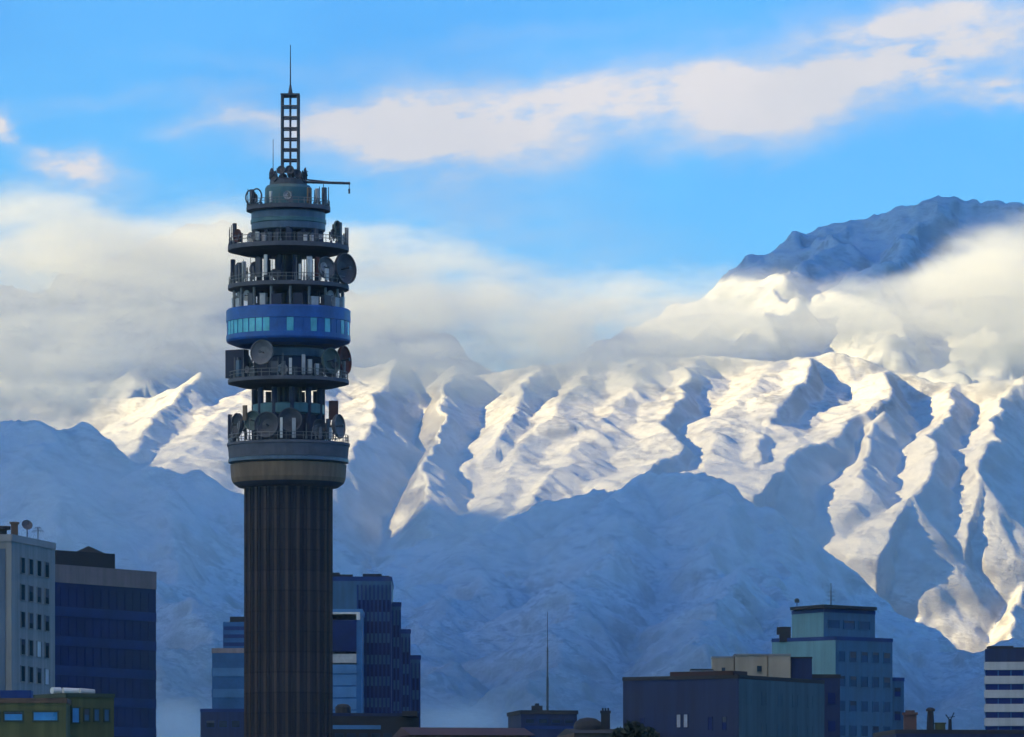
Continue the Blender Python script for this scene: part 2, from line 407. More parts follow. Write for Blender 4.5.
t.put(t.new('ShaderNodeOutputMaterial').inputs['Volume'], pv.outputs[0])
mo = box_obj('mist', X(20, MY), X(800, MY), MY - 300, MY + 300, 3, Z(660, MY), m)
tag(mo, 'patches of pale mist lying low in front of the foothills', 'mist', kind='stuff')

m = bpy.data.materials.new('veil_vapour'); m.use_nodes = True
t = NT(m.node_tree)
pos = t.new('ShaderNodeNewGeometry').outputs['Position']
x, y, z = t.xyz(pos)
nb = t.noise(t.comb(x, t.m('MULTIPLY', y, 0.5), t.m('MULTIPLY', z, 1.7)), 0.0035, 5, 0.6).outputs['Fac']
VY = 9700.0
zz = t.m('ADD', z, t.m('MULTIPLY', t.m('SUBTRACT', nb, 0.5), 260))
den = t.m('MULTIPLY', t.mr(zz, Z(610, VY), Z(520, VY)), t.mr(zz, Z(455, VY), Z(395, VY), 1.0, 0.0))
den = t.m('MULTIPLY', den, t.mr(nb, 0.35, 0.65, 0.35, 1.5))
den = t.m('MULTIPLY', den, t.mr(t.m('ABSOLUTE', t.m('SUBTRACT', y, VY)), 350, 690, 1.0, 0.0))
pv = t.new('ShaderNodeVolumePrincipled'); pv.inputs['Color'].default_value = (0.98, 0.98, 0.98, 1)
t.put(pv.inputs['Density'], t.m('MULTIPLY', den, 0.00075))
t.put(t.new('ShaderNodeOutputMaterial').inputs['Volume'], pv.outputs[0])
mo = box_obj('mist', X(-180, VY), X(1200, VY), VY - 700, VY + 700, Z(660, VY), Z(385, VY), m)
tag(mo, 'thin veil of mist hanging before the hill tops', 'mist', kind='stuff')

# unseen cloud sheets added to shade the city, the foothills and the far peaks
def shading_cloud_sheet(name, label, rects, zc, thick, step, seed, material):
    """a lumpy cloud sheet whose outline, a union of rectangles, is laid out to cast the wanted shade"""
    x0 = min(r[0] for r in rects) - step; x1 = max(r[1] for r in rects) + step
    y0 = min(r[2] for r in rects) - step; y1 = max(r[3] for r in rects) + step
    gx, gy = np.meshgrid(np.arange(x0, x1, step), np.arange(y0, y1, step))
    sx = gx + (fbm(gx, gy, 1700, 4, seed) - 0.5) * 900
    sy = gy + (fbm(gx, gy, 1700, 4, seed + 9) - 0.5) * 900
    sd = np.full(gx.shape, -1e9)
    for (a, b, c, e) in rects:
        sd = np.maximum(sd, np.minimum(np.minimum(sx - a, b - sx), np.minimum(sy - c, e - sy)))
    q = np.clip(sd / (thick * 5.0), 0, 1)
    n = (fbm(gx, gy, 1500, 5, seed + 20) - 0.5) * thick * 2.2 * q
    th = np.sqrt(q) * thick
    th2 = th * (1.0 + 1.6 * fbm(gx, gy, 900, 5, seed + 30))
    ny, nx = gx.shape
    V = np.concatenate([np.stack([gx, gy, zc - th + n], -1).reshape(-1, 3), np.stack([gx, gy, zc + th2 + n + 1], -1).reshape(-1, 3)])
    N = nx * ny; f = []
    for j in range(ny - 1):
        for i in range(nx - 1):
            if min(sd[j, i], sd[j, i + 1], sd[j + 1, i], sd[j + 1, i + 1]) < 0: continue
            k = j * nx + i
            f.append((k, k + nx, k + nx + 1, k + 1)); f.append((N + k, N + k + 1, N + k + nx + 1, N + k + nx))
    o = link(name, V.tolist(), f, material, smooth=True)
    tag(o, label, 'cloud', kind='stuff')
M_over = mat('shading_cloud_vapour', (0.85, 0.85, 0.85), 1.0, 0.06, 0.002, spec=0.0)
t = NT.__new__(NT); t.nt = M_over.node_tree
tr = t.new('ShaderNodeBsdfTranslucent'); tr.inputs['Color'].default_value = (0.95, 0.95, 0.95, 1)  # lets sun through, so the added sheets also give white fill
mx = t.new('ShaderNodeMixShader'); mx.inputs[0].default_value = 0.9
out = next(n for n in t.nt.nodes if n.type == 'OUTPUT_MATERIAL'); bs = next(n for n in t.nt.nodes if n.type == 'BSDF_PRINCIPLED')
t.put(mx.inputs[1], bs.outputs[0]); t.put(mx.inputs[2], tr.outputs[0]); t.put(out.inputs['Surface'], mx.outputs[0])
shading_cloud_sheet('shading_clouds', 'unseen overcast cloud sheet shaped to shade the city and foothills',
            [(-10700, -4500, -6500, 10900), (-7900, -6150, 13500, 14700), (-5500, 2500, -5500, 1500)], 3700.0, 170.0, 220.0, 77, M_over)  # rectangles placed by where their shade should fall
shading_cloud_sheet('peak_shading_clouds', 'unseen high cloud sheet added to shade the far peaks',
            [(-5500, -2300, 24300, 29600), (-10200, -6700, 21500, 29600)], 6000.0, 140.0, 180.0, 57, M_over)  # added patches, one for each far peak to be shaded

# ------------------------------------------------------------------ haze
m = bpy.data.materials.new('haze_air'); m.use_nodes = True
t = NT(m.node_tree)
pv = t.new('ShaderNodeVolumePrincipled')
pv.inputs['Color'].default_value = (0.68, 0.86, 1.0, 1)
pv.inputs['Density'].default_value = HAZE_DENSITY
t.put(t.new('ShaderNodeOutputMaterial').inputs['Volume'], pv.outputs[0])
hz = box_obj('haze', -4100, 4100, -1000, 14250, -260, 1150, m)
tag(hz, 'thin blue haze filling the air over the city and foothills', 'haze', kind='stuff')

# ================================================================== mesh builder
class MB:
    """collects boxes, bars, rings and lathes; build() links them as one mesh"""
    def __init__(s): s.v = []; s.f = []
    def add(s, v, f):
        o = len(s.v); s.v += [Vector(q) for q in v]; s.f += [tuple(i + o for i in q) for q in f]; return s
    def box(s, c, size, rz=0.0):
        c = Vector(c); hx, hy, hz_ = size[0] / 2, size[1] / 2, size[2] / 2
        m = Matrix.Rotation(rz, 3, 'Z')
        v = [c + m @ Vector((x, y, z)) for z in (-hz_, hz_) for y in (-hy, hy) for x in (-hx, hx)]
        return s.add(v, [(0, 2, 3, 1), (4, 5, 7, 6), (0, 1, 5, 4), (2, 6, 7, 3), (0, 4, 6, 2), (1, 3, 7, 5)])
    def bar(s, a, b, r, n=6, r2=None):
        a, b = Vector(a), Vector(b); r2 = r if r2 is None else r2
        d = (b - a).normalized(); u = d.orthogonal().normalized(); w_ = d.cross(u)
        v = []
        for p, q in ((a, r), (b, r2)):
            v += [p + (u * math.cos(2 * math.pi * i / n) + w_ * math.sin(2 * math.pi * i / n)) * q for i in range(n)]
        f = [(i, (i + 1) % n, n + (i + 1) % n, n + i) for i in range(n)]
        f += [tuple(range(n - 1, -1, -1)), tuple(range(n, 2 * n))]
        return s.add(v, f)
    def path(s, pts, r, n=6):
        for a, b in zip(pts[:-1], pts[1:]): s.bar(a, b, r, n)
        return s
    def lathe(s, prof, n=48, c=(0, 0, 0), closed=True, mod=None):
        """prof: (radius, z) going round; caps where the radius reaches 0"""
        c = Vector(c); v = []
        for (r, z) in prof:
            for i in range(n):
                q = r * (mod(i, n) if mod else 1.0)
                v.append(c + Vector((q * math.cos(2 * math.pi * i / n), q * math.sin(2 * math.pi * i / n), z)))
        f = []
        k = len(prof)
        for j in range(k - 1):
            f += [(j * n + i, j * n + (i + 1) % n, (j + 1) * n + (i + 1) % n, (j + 1) * n + i) for i in range(n)]
        if closed:
            f.append(tuple(range(n - 1, -1, -1))); f.append(tuple((k - 1) * n + i for i in range(n)))
        return s.add(v, f)
    def prism(s, pts, z0, z1):
        n = len(pts)
        v = [(p[0], p[1], z0) for p in pts] + [(p[0], p[1], z1) for p in pts]
        a = sum(pts[i][0] * pts[(i + 1) % n][1] - pts[(i + 1) % n][0] * pts[i][1] for i in range(n))
        if a < 0: v = v[:n][::-1] + v[n:][::-1]
        return s.add(v, [(i, (i + 1) % n, n + (i + 1) % n, n + i) for i in range(n)] + [tuple(range(n - 1, -1, -1)), tuple(range(n, 2 * n))])
    def move(s, m):
        s.v = [m @ q for q in s.v]; return s
    def build(s, name, material, parent=None, smooth=False):
        return link(name, s.v, s.f, material, parent, smooth)

# ================================================================== materials of the city
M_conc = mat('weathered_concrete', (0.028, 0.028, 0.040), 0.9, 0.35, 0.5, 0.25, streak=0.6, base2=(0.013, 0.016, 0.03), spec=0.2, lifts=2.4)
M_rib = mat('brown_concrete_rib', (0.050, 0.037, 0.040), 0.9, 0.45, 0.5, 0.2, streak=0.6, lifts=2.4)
M_collar = mat('buff_concrete_band', (0.15, 0.105, 0.075), 0.8, 0.3, 0.5, 0.2, streak=0.5)
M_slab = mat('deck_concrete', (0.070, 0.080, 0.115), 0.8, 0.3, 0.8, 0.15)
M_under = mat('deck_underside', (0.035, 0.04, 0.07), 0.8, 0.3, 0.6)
M_steel = mat('painted_steel', (0.045, 0.05, 0.07), 0.5, 0.3, 1.5)
M_rail = mat('galvanised_rail', (0.13, 0.14, 0.16), 0.5, 0.3, 2.0)
M_core = mat('core_concrete', (0.022, 0.030, 0.065), 0.8, 0.3, 0.5)
M_drum = mat('blue_grey_panel', (0.055, 0.10, 0.17), 0.5, 0.3, 0.7, streak=0.4)
M_teal = mat('teal_panel', (0.04, 0.115, 0.15), 0.45, 0.3, 0.7, streak=0.3)
M_blue = mat('cobalt_cladding', (0.006, 0.080, 0.34), 0.45, 0.35, 0.5)
M_pane = mat('lit_cyan_glass', (0.085, 0.40, 0.54), 0.2, 0.45, 0.35, spec=0.4)
M_dish = mat('grey_dish_paint', (0.13, 0.135, 0.165), 0.6, 0.25, 1.2)
M_dishd = mat('dark_dish_paint', (0.055, 0.06, 0.085), 0.6, 0.25, 1.2)
M_dishg = mat('green_grey_dish_paint', (0.07, 0.11, 0.115), 0.6, 0.25, 1.2)
M_rust = mat('rust_red_paint', (0.11, 0.030, 0.028), 0.7, 0.3, 1.0)
M_white = mat('off_white_paint', (0.55, 0.56, 0.58), 0.6, 0.15, 1.0)
M_pale = mat('pale_equipment_paint', (0.36, 0.37, 0.40), 0.55, 0.2, 1.5)

# ================================================================== the telecom tower
TY = 710.0                                    # its distance; one pixel there is 0.118 m
S = TY / F
TX = X(288.4, TY)
def tz(v): return Z(v, TY)
tower = empty('telecom_tower', (TX, TY, 0), 'tall dark concrete telecommunications tower with stacked round decks, dishes and a lattice mast', 'tower')
def T(mb, name, material, parent=tower, smooth=False):
    mb.move(Matrix.Translation((TX, TY, 0)))
    return mb.build(name, material, parent, smooth)
def pol(rpx, deg, v):
    """point on a circle of rpx pixels; 0 deg faces the camera, +90 is to the right"""
    return Vector((rpx * S * math.sin(R(deg)), -rpx * S * math.cos(R(deg)), tz(v)))

# shaft: twelve-sided fluted concrete
def flute(i, n):
    k = (i * 24.0 / n) % 1.0
    return 1.0 - 0.035 * (1 if 0.32 < k < 0.68 else 0)
N_ = 240
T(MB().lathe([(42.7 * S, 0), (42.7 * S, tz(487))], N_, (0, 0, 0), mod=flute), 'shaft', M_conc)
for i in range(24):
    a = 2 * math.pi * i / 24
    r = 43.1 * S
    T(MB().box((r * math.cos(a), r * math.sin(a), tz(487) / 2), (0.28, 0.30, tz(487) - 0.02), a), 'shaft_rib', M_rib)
# collar drums
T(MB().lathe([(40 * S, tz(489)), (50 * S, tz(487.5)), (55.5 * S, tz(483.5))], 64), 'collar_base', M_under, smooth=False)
T(MB().lathe([(55.5 * S, tz(483.4)), (57.2 * S, tz(479)), (58.2 * S, tz(465.5)), (56 * S, tz(464.5))], 64), 'lower_collar', M_collar)
T(MB().lathe([(54 * S, tz(464.6)), (60.2 * S, tz(463)), (60.2 * S, tz(459.6)), (58 * S, tz(459))], 64), 'collar_ring', M_drum)
T(MB().lathe([(59.4 * S, tz(459.1)), (60.6 * S, tz(447)), (61.6 * S, tz(446.6)), (61.6 * S, tz(444)), (57 * S, tz(443.5))], 64), 'upper_collar', M_slab)
# core and columns
T(MB().lathe([(13.5 * S, tz(443.6)), (13.5 * S, tz(186))], 32), 'core', M_core)
def columns(v0, v1, rpx, n, r, off=0.0, material=M_core):
    for i in range(n):
        a = off + 360.0 * i / n
        T(MB().bar(pol(rpx, a, v0), pol(rpx, a, v1), r, 8), 'column', material)
def slab(v0, v1, rpx, rin=30, name='deck'):
    """a round deck with a thin rim and a sloping underside; v0 top row, v1 lowest row of the rim"""
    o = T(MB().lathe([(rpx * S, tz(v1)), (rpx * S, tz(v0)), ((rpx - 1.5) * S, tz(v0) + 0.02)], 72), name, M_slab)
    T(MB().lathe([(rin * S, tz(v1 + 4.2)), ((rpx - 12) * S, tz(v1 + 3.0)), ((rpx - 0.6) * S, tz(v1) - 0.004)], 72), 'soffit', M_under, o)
    return o
def railing(v, rpx, hpx=8.5, n=44):
    m = MB(); zb = tz(v)
    for i in range(n):
        m.bar(pol(rpx, 360 * i / n, v), pol(rpx, 360 * i / n, v - hpx), 0.045, 4)
    for k in (1.0, 0.55):
        ring = [pol(rpx, 360 * i / 72, v - hpx * k) for i in range(73)]
        m.path(ring, 0.045, 4)
    T(m, 'railing', M_rail)
# --- storey 1: above the collar
columns(443.6, 389.5, 34, 12, 0.34, 8)
T(MB().lathe([(33 * S, tz(416)), (36 * S, tz(414.5)), (36 * S, tz(405.5)), (33 * S, tz(404.5))], 48), 'equipment_ring', M_teal)
T(MB().lathe([(31.5 * S, tz(443.5)), (31.5 * S, tz(416))], 48), 'equipment_room', M_core)
slab(380.5, 384, 60.5)
# --- storey 2: big dishes
T(MB().lathe([(35 * S, tz(380.4)), (35 * S, tz(346.6))], 48), 'equipment_room', M_core)
T(MB().lathe([(35.1 * S, tz(359)), (36.3 * S, tz(358.4)), (36.3 * S, tz(350.6)), (35.1 * S, tz(350))], 48), 'equipment_ring', M_drum)
# --- the blue observation storey
ob = T(MB().lathe([(40 * S, tz(347.8)), (52 * S, tz(346.6)), (61.2 * S, tz(343)), (62.2 * S, tz(341)), (62.2 * S, tz(336.5)), (61.2 * S, tz(336.4)), (61.2 * S, tz(322.6)), (62.2 * S, tz(322.5)), (62.2 * S, tz(311.5)), (60.5 * S, tz(310)), (40 * S, tz(309.8))], 96), 'observation_storey', M_blue)
for i in range(48):
    a0, a1 = 360.0 * i / 48 + 0.7, 360.0 * (i + 1) / 48 - 0.7
    v = [pol(61.6, a0, 336.2), pol(61.6, a1, 336.2), pol(61.6, a1, 322.8), pol(61.6, a0, 322.8)]
    v += [pol(60.6, a0, 336.2), pol(60.6, a1, 336.2), pol(60.6, a1, 322.8), pol(60.6, a0, 322.8)]
    lit = (i * 7) % 5 < 2 or 38 <= i <= 45  # cyan colour stands in for light in these panes
    T(MB().add(v, [(0, 1, 2, 3), (4, 7, 6, 5), (0, 4, 5, 1), (1, 5, 6, 2), (2, 6, 7, 3), (3, 7, 4, 0)]), 'window', M_pane if lit else M_blue, ob)
# --- storey 3
columns(310, 291.5, 36, 14, 0.30, 4)
columns(310, 291.5, 55, 18, 0.16, 4, M_rail)
slab(286, 290, 60.5)
# --- storey 4
columns(286, 257.5, 30, 12, 0.32, 15)
slab(247, 251.5, 60.5)
# --- storey 5: open ring then drum
columns(247, 231, 33, 16, 0.26, 6)
T(MB().lathe([(34 * S, tz(232.6)), (37 * S, tz(231)), (37.2 * S, tz(214)), (36 * S, tz(212.6))], 56), 'equipment_drum', M_drum)
T(MB().lathe([(37.1 * S, tz(224.5)), (37.9 * S, tz(224)), (37.9 * S, tz(220.6)), (37.2 * S, tz(220))], 56), 'drum_band', M_teal)
slab(207.5, 211.5, 42, 36)
T(MB().lathe([(23.5 * S, tz(207.4)), (23.5 * S, tz(189)), (21.5 * S, tz(186))], 40), 'machine_room', M_teal)
T(MB().lathe([(19 * S, tz(186.2)), (18.5 * S, tz(181)), (14 * S, tz(179))], 32), 'mast_platform', M_steel)
for v, r in ((443.5, 60), (380.5, 59.4), (286, 59.4), (247, 59.4), (207.5, 41.2)): railing(v, r, 7.5 if r > 50 else 6.0)

# --- lattice mast
lm = MB(); hw = 8.0; OX = 2.0 * S
vs = [181, 171, 160.5, 150, 139.5, 129, 118, 107, 96]
crn = lambda v, k: Vector((OX + (-hw if k in (0, 3) else hw) * S, (-hw if k in (0, 1) else hw) * S, tz(v)))
for k in range(4):
    lm.bar(crn(181, k), crn(96, k), 0.17, 6)
    for a, b in zip(vs[:-1], vs[1:]):
        lm.bar(crn(b, k), crn(b, (k + 1) % 4), 0.12, 5)
        mid = (crn(a, k) + crn(a, (k + 1) % 4)) / 2
        lm.bar(mid, mid + Vector((0, 0, tz(b) - tz(a))), 0.10, 5)
T(lm, 'lattice_mast', M_steel)
mt = MB().box((OX, 0, tz(95.4)), (19 * S, 19 * S, 0.22))
mt.lathe([(2.6 * S, tz(94.6)), (1.4 * S, tz(88)), (0.75 * S, tz(84))], 12, (OX, 0, 0))
T(mt, 'mast_head', M_steel)
T(MB().bar((OX, 0, tz(84.4)), (OX, 0, tz(45)), 0.085, 8, 0.045), 'antenna_spike', M_steel)
# --- crane arm
ca = MB()
ca.bar((14 * S, -4 * S, tz(182.5)), (62 * S, -6 * S, tz(184)), 0.16, 6)
ca.bar((14 * S, -4 * S, tz(179.6)), (40 * S, -5 * S, tz(182.6)), 0.09, 6)
ca.bar((61 * S, -6 * S, tz(184)), (61 * S, -6 * S, tz(190)), 0.05, 5)
ca.box((61 * S, -6 * S, tz(192)), (0.22, 0.22, 0.55))
T(ca, 'crane_arm', M_steel)

# --- aerials
def dish(a, rpx, v, rad, material=M_dish, tilt=4.0, face=None, drum=True):
    """a round dish of rad pixels on the deck edge, looking outward"""
    face = a if face is None else face
    r = rad * S; m = MB()
    prof = [(0.12 * r, -0.42 * r), (0.55 * r, -0.34 * r), (0.9 * r, -0.12 * r), (r, 0.0), (r, 0.22 * r), (0.94 * r, 0.22 * r), (0.90 * r, 0.06 * r), (0.5 * r, -0.18 * r), (0.03 * r, -0.26 * r)]
    m.lathe(prof, 28)
    M4 = Matrix.Translation(pol(rpx, a, v)) @ Matrix.Rotation(R(face), 4, 'Z') @ Matrix.Rotation(R(90 - tilt), 4, 'X')
    m.move(M4)
    d_ = T(m, 'dish_antenna', material)
    f = MB().bar((0, 0, -0.22 * r), (0, 0, 0.42 * r), 0.06 * r, 6).lathe([(0.10 * r, 0.36 * r), (0.14 * r, 0.5 * r), (0.05 * r, 0.52 * r)], 10).move(M4)
    T(f, 'feed_horn', M_steel, d_)
    b = MB().bar((0, 0, -0.38 * r), (0, 0, -0.8 * r), 0.16 * r, 8).move(M4)
    p = pol(rpx, a, v) + (M4.to_3x3() @ Vector((0, 0, -0.75 * r)))
    b.bar(p + Vector((0, 0, 0.5 * r)), p - Vector((0, 0, 1.15 * r)), 0.09, 6)
    T(b, 'mount', M_steel, d_)
def panel(a, rpx, v, wpx, hpx, dpx=2.0, material=M_pale, face=None):
    face = a if face is None else face
    m = MB().box((0, 0, 0), (wpx * S, dpx * S, hpx * S)).move(Matrix.Translation(pol(rpx, a, v)) @ Matrix.Rotation(R(face), 4, 'Z'))
    q = T(m, 'panel_antenna', material)
    c = pol(rpx - dpx * 0.8, a, v)
    T(MB().bar(c + Vector((0, 0, hpx * S * 0.5)), c - Vector((0, 0, hpx * S * 0.5 + 2.5 * S)), 0.07, 6), 'bracket', M_steel, q)
def whip(a, rpx, v, hpx, r=0.05, material=M_rail):
    p = pol(rpx, a, v)
    m = MB().bar(p, p + Vector((0, 0, hpx * S)), r, 5, r * 0.6)
    m.lathe([(r * 2.2, 0), (r * 2.2, hpx * S * 0.16)], 6, p)
    T(m, 'whip_antenna', material)
def cabinet(a, rpx, v, w_, dd, h, material=M_pale):
    p = pol(rpx, a, v) + Vector((0, 0, h * S / 2))
    m = MB().box(p, (w_ * S, dd * S, h * S), R(a)).box(p + Vector((0, 0, h * S / 2 + 0.05)), (w_ * S * 1.08, dd * S * 1.08, 0.1), R(a))
    T(m, 'equipment_cabinet', material)
rnd = random.Random(4)
# storey 1 (rows 405-443)
dish(-64, 55, 427, 12, M_dishd); dish(-38, 54, 424, 10, M_dishg); dish(-20, 56, 429, 13, M_dishd); dish(4, 54, 424, 12, M_dishd)
dish(66, 55, 428, 12, M_dish); dish(40, 50, 430, 8, M_dishd); dish(100, 52, 428, 9, M_dishd); dish(-100, 52, 428, 10, M_dishd); dish(150, 52, 428, 11, M_dish); dish(-150, 52, 428, 11, M_dish)
panel(-84, 59, 427, 7, 24, 3, M_core); panel(80, 46, 411, 9, 19, 4, M_rust, 10); panel(-47, 57, 416, 5, 15, 2, M_collar)
for a in (-72, -30, 20, 30, 48, 56): whip(a, 58, 443, rnd.uniform(10, 24), 0.06)
# storey 2 (rows 347-380)
dish(-25, 56, 357, 12.5, M_dish); dish(52, 54, 364, 13, M_dishg); dish(80, 56, 361, 14, M_rust, face=68); dish(-120, 52, 362, 12, M_dishd); dish(130, 52, 362, 12, M_dishd)
m_ = MB()
panel(-78, 52, 365, 22, 28, 9, M_core, -30); panel(-58, 57, 371, 6, 16, 3, M_drum); panel(24, 57, 371, 4, 14, 2.5, M_pale); panel(-12, 56, 372, 7, 12, 3, M_dishd)
for a in (-66, -48, -8, 30, 40, 64): whip(a, 58, 380, rnd.uniform(8, 22), 0.06)
for a in (-40, 8, 36): cabinet(a, 52, 380.5, 7, 5, 9, M_steel)
# storey 3 (rows 291-310, on the roof of the observation storey)
for a, w_, h, mm in ((-80, 8, 10, M_pale), (-62, 9, 8, M_pale), (-40, 7, 12, M_dishd), (-25, 6, 11, M_pale), (-10, 10, 10, M_core), (12, 9, 11, M_core), (30, 8, 8, M_pale), (46, 9, 10, M_dishd), (62, 8, 9, M_pale), (80, 9, 11, M_pale), (140, 9, 10, M_core), (-140, 9, 10, M_core)):
    cabinet(a, 54, 310, w_, 5, h, mm)
for a in (-70, -50, 55, 72): dish(a, 52, 299, 5.5, M_pale)
# storey 4 (rows 258-286)
dish(44, 55, 272, 11, M_dish); dish(70, 60, 271, 15.5, M_dishd, face=52); dish(-45, 45, 272, 7, M_dishd); dish(-115, 54, 270, 10, M_dish); dish(125, 54, 270, 11, M_dish)
panel(-76, 57, 273, 5, 24, 3, M_core); panel(-62, 57, 276, 6, 16, 3, M_dishd); panel(-30, 56, 272, 6, 18, 3, M_dishd); panel(-22, 55, 270, 3, 20, 2, M_white); panel(24, 56, 271, 5, 18, 2.5, M_white); panel(33, 56, 272, 3, 20, 2.5, M_rust); panel(-50, 56, 274, 4, 17, 2.5, M_pale)
for a in (-82, -70, -55, -38, -14, 10, 18, 50, 84): whip(a, 58, 286, rnd.uniform(10, 26), 0.06)
# storey 5 (rows 222-247)
dish(-58, 58, 239, 6.5, M_rust); dish(-46, 50, 241, 5, M_pale); dish(62, 56, 230, 6.5, M_dishg); dish(60, 57, 238, 5, M_dishg)
for a in (-88, -80, -72, -64, 48, 56, 76, 86): whip(a, 59, 247, rnd.uniform(12, 21), 0.065, M_dishd)
panel(-66, 58, 233, 4, 14, 2.5, M_core); panel(88, 59, 237, 4, 18, 2.5, M_pale); panel(66, 57, 236, 5, 22, 2.5, M_dishd)
for a in (-35, -24, -15, 18, 28, 38): cabinet(a, 40, 247, 5, 4, 10, M_steel)
for a in (-30, 24, 33): cabinet(a, 45, 247, 3, 3, 7, M_white)
# storey 6 (rows 190-207)
loopm = MB()
for a in (-72, -52):
    c = pol(39, a, 199)
    ring = [c + Vector((5.0 * S * math.sin(2 * math.pi * k / 14), 0, 7.5 * S * math.cos(2 * math.pi * k / 14))) for k in range(15)]
    T(MB().path(ring, 0.10, 5).bar(c - Vector((0, 0, 7 * S)), pol(39, a, 207.5), 0.09, 5), 'loop_aerial', M_steel)
for a, h in ((-84, 18), (-40, 12), (42, 14), (52, 18), (62, 22), (72, 16), (84, 20)): whip(a, 40.5, 207.5, h, 0.075, M_steel)
panel(66, 40, 198, 5, 17, 3, M_dishd); panel(50, 39, 199, 4, 15, 3, M_pale); panel(-64, 40, 199, 4, 15, 3, M_dishd); panel(35, 38, 199, 4, 15, 2.5, M_collar)
# the rest of the clutter: small dishes, panels and rods crowding every deck
rc = random.Random(21)
for v, rp, np_, nd, hh_ in ((443.5, 57, 7, 3, 20), (380.5, 57, 9, 4, 20), (310, 54, 5, 3, 10), (286, 57, 9, 4, 20), (247, 56, 10, 5, 14), (207.5, 39, 6, 2, 12)):
    for _ in range(np_):
        h = hh_ * rc.uniform(0.5, 1.0); a = rc.uniform(-95, 95)
        panel(a, rp + rc.uniform(-4, 1), v - h / 2 - 1.5, rc.uniform(2, 4.5), h, 2.2, rc.choice((M_dishd, M_dish, M_pale, M_pale, M_white, M_core)))
    for _ in range(nd):
        a = rc.uniform(-95, 95); dish(a, rp - 2, v - rc.uniform(4, hh_ * 0.8), rc.uniform(2.6, 5.2), rc.choice((M_dish, M_dishd, M_pale)), face=a + rc.uniform(-30, 30))
    for k in range(3):
        a = rc.uniform(-95, 95); whip(a, rp + 1, v, hh_ * rc.uniform(0.8, 1.15), 0.06, rc.choice((M_steel, M_rail)))
# cable trays up the core
for a in (-40, -15, 22, 48, 150, 200):
    T(MB().bar(pol(14.6, a, 443), pol(14.6, a, 212), 0.16, 6), 'cable_riser', M_steel)
# mast foot: a ring of small drums
for i in range(13):
    a = 360.0 * i / 13 + 6
    dish(a, 17.5, 172 + (i % 3) * 3.6, 4.5, M_steel if i % 3 else M_dishd, tilt=14)
for a in (-75, -40, 10, 35, 70, 120, -130): whip(a, 17, 181, 9 + (a % 7), 0.09, M_steel)
whip(-70, 16, 181, 41, 0.055, M_collar)

# ================================================================== the city
M_g_dark = mat('dark_blue_curtain_glass', (0.006, 0.019, 0.115), 0.45, 0.35, 0.25, spec=0.12)
M_g_band = mat('slate_blue_spandrel', (0.014, 0.040, 0.165), 0.6, 0.25, 0.3, spec=0.15)
M_g_mid = mat('blue_office_glass', (0.025, 0.10, 0.26), 0.4, 0.35, 0.2, spec=0.18)
M_g_lite = mat('pale_blue_window_band', (0.055, 0.16, 0.35), 0.4, 0.3, 0.2, spec=0.2)
M_g_win = mat('dark_window_glass', (0.015, 0.030, 0.055), 0.3, 0.5, 0.6, spec=0.15)
M_g_sky = mat('sky_blue_window_glass', (0.035, 0.20, 0.48), 0.3, 0.4, 0.5, spec=0.3)
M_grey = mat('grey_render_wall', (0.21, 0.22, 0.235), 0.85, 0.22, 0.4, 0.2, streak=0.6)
M_grey2 = mat('blue_grey_shaded_side', (0.07, 0.12, 0.20), 0.85, 0.22, 0.4, 0.2, streak=0.5)
M_cop = mat('light_coping', (0.22, 0.22, 0.24), 0.8, 0.2, 0.6)
M_pink = mat('pinkish_fascia', (0.20, 0.17, 0.19), 0.8, 0.25, 0.4, streak=0.4)
M_olive = mat('olive_plaster', (0.075, 0.085, 0.036), 0.85, 0.35, 0.5, 0.2, streak=0.5)
M_olive2 = mat('dark_green_trim', (0.03, 0.05, 0.035), 0.8, 0.3, 0.6)
M_brown = mat('brown_plaster', (0.10, 0.065, 0.05), 0.85, 0.3, 0.6, 0.2, streak=0.4)
M_navy = mat('navy_blind_wall', (0.007, 0.021, 0.085), 0.8, 0.35, 0.25, 0.15, streak=0.5)
M_tealw = mat('teal_grey_wall', (0.030, 0.075, 0.115), 0.8, 0.3, 0.25, 0.15, streak=0.6)
M_tealt = mat('lit_teal_panel', (0.085, 0.215, 0.285), 0.6, 0.25, 0.3, streak=0.4)
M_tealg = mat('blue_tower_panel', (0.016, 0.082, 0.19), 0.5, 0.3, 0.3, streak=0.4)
M_tealg2 = mat('blue_teal_glass', (0.010, 0.048, 0.135), 0.35, 0.4, 0.3, spec=0.15)
M_beige = mat('beige_plaster', (0.30, 0.25, 0.20), 0.85, 0.2, 0.5, 0.2, streak=0.4)
M_roof = mat('dark_red_brown_roof', (0.040, 0.016, 0.020), 0.85, 0.35, 0.5)
M_dark = mat('dark_roof_felt', (0.022, 0.024, 0.034), 0.9, 0.35, 0.5)
M_wht = mat('white_facade_band', (0.40, 0.41, 0.44), 0.7, 0.2, 0.4, streak=0.4)
M_brick = mat('red_brick_stack', (0.085, 0.045, 0.045), 0.85, 0.3, 1.2, 0.2)
M_g_matt = mat('dim_window_glass', (0.012, 0.035, 0.05), 0.8, 0.5, 0.6, spec=0.02)
M_winlit = mat('pale_lit_window', (0.30, 0.31, 0.42), 0.4, 0.2, 1.0)  # pale colour stands in for a lit window

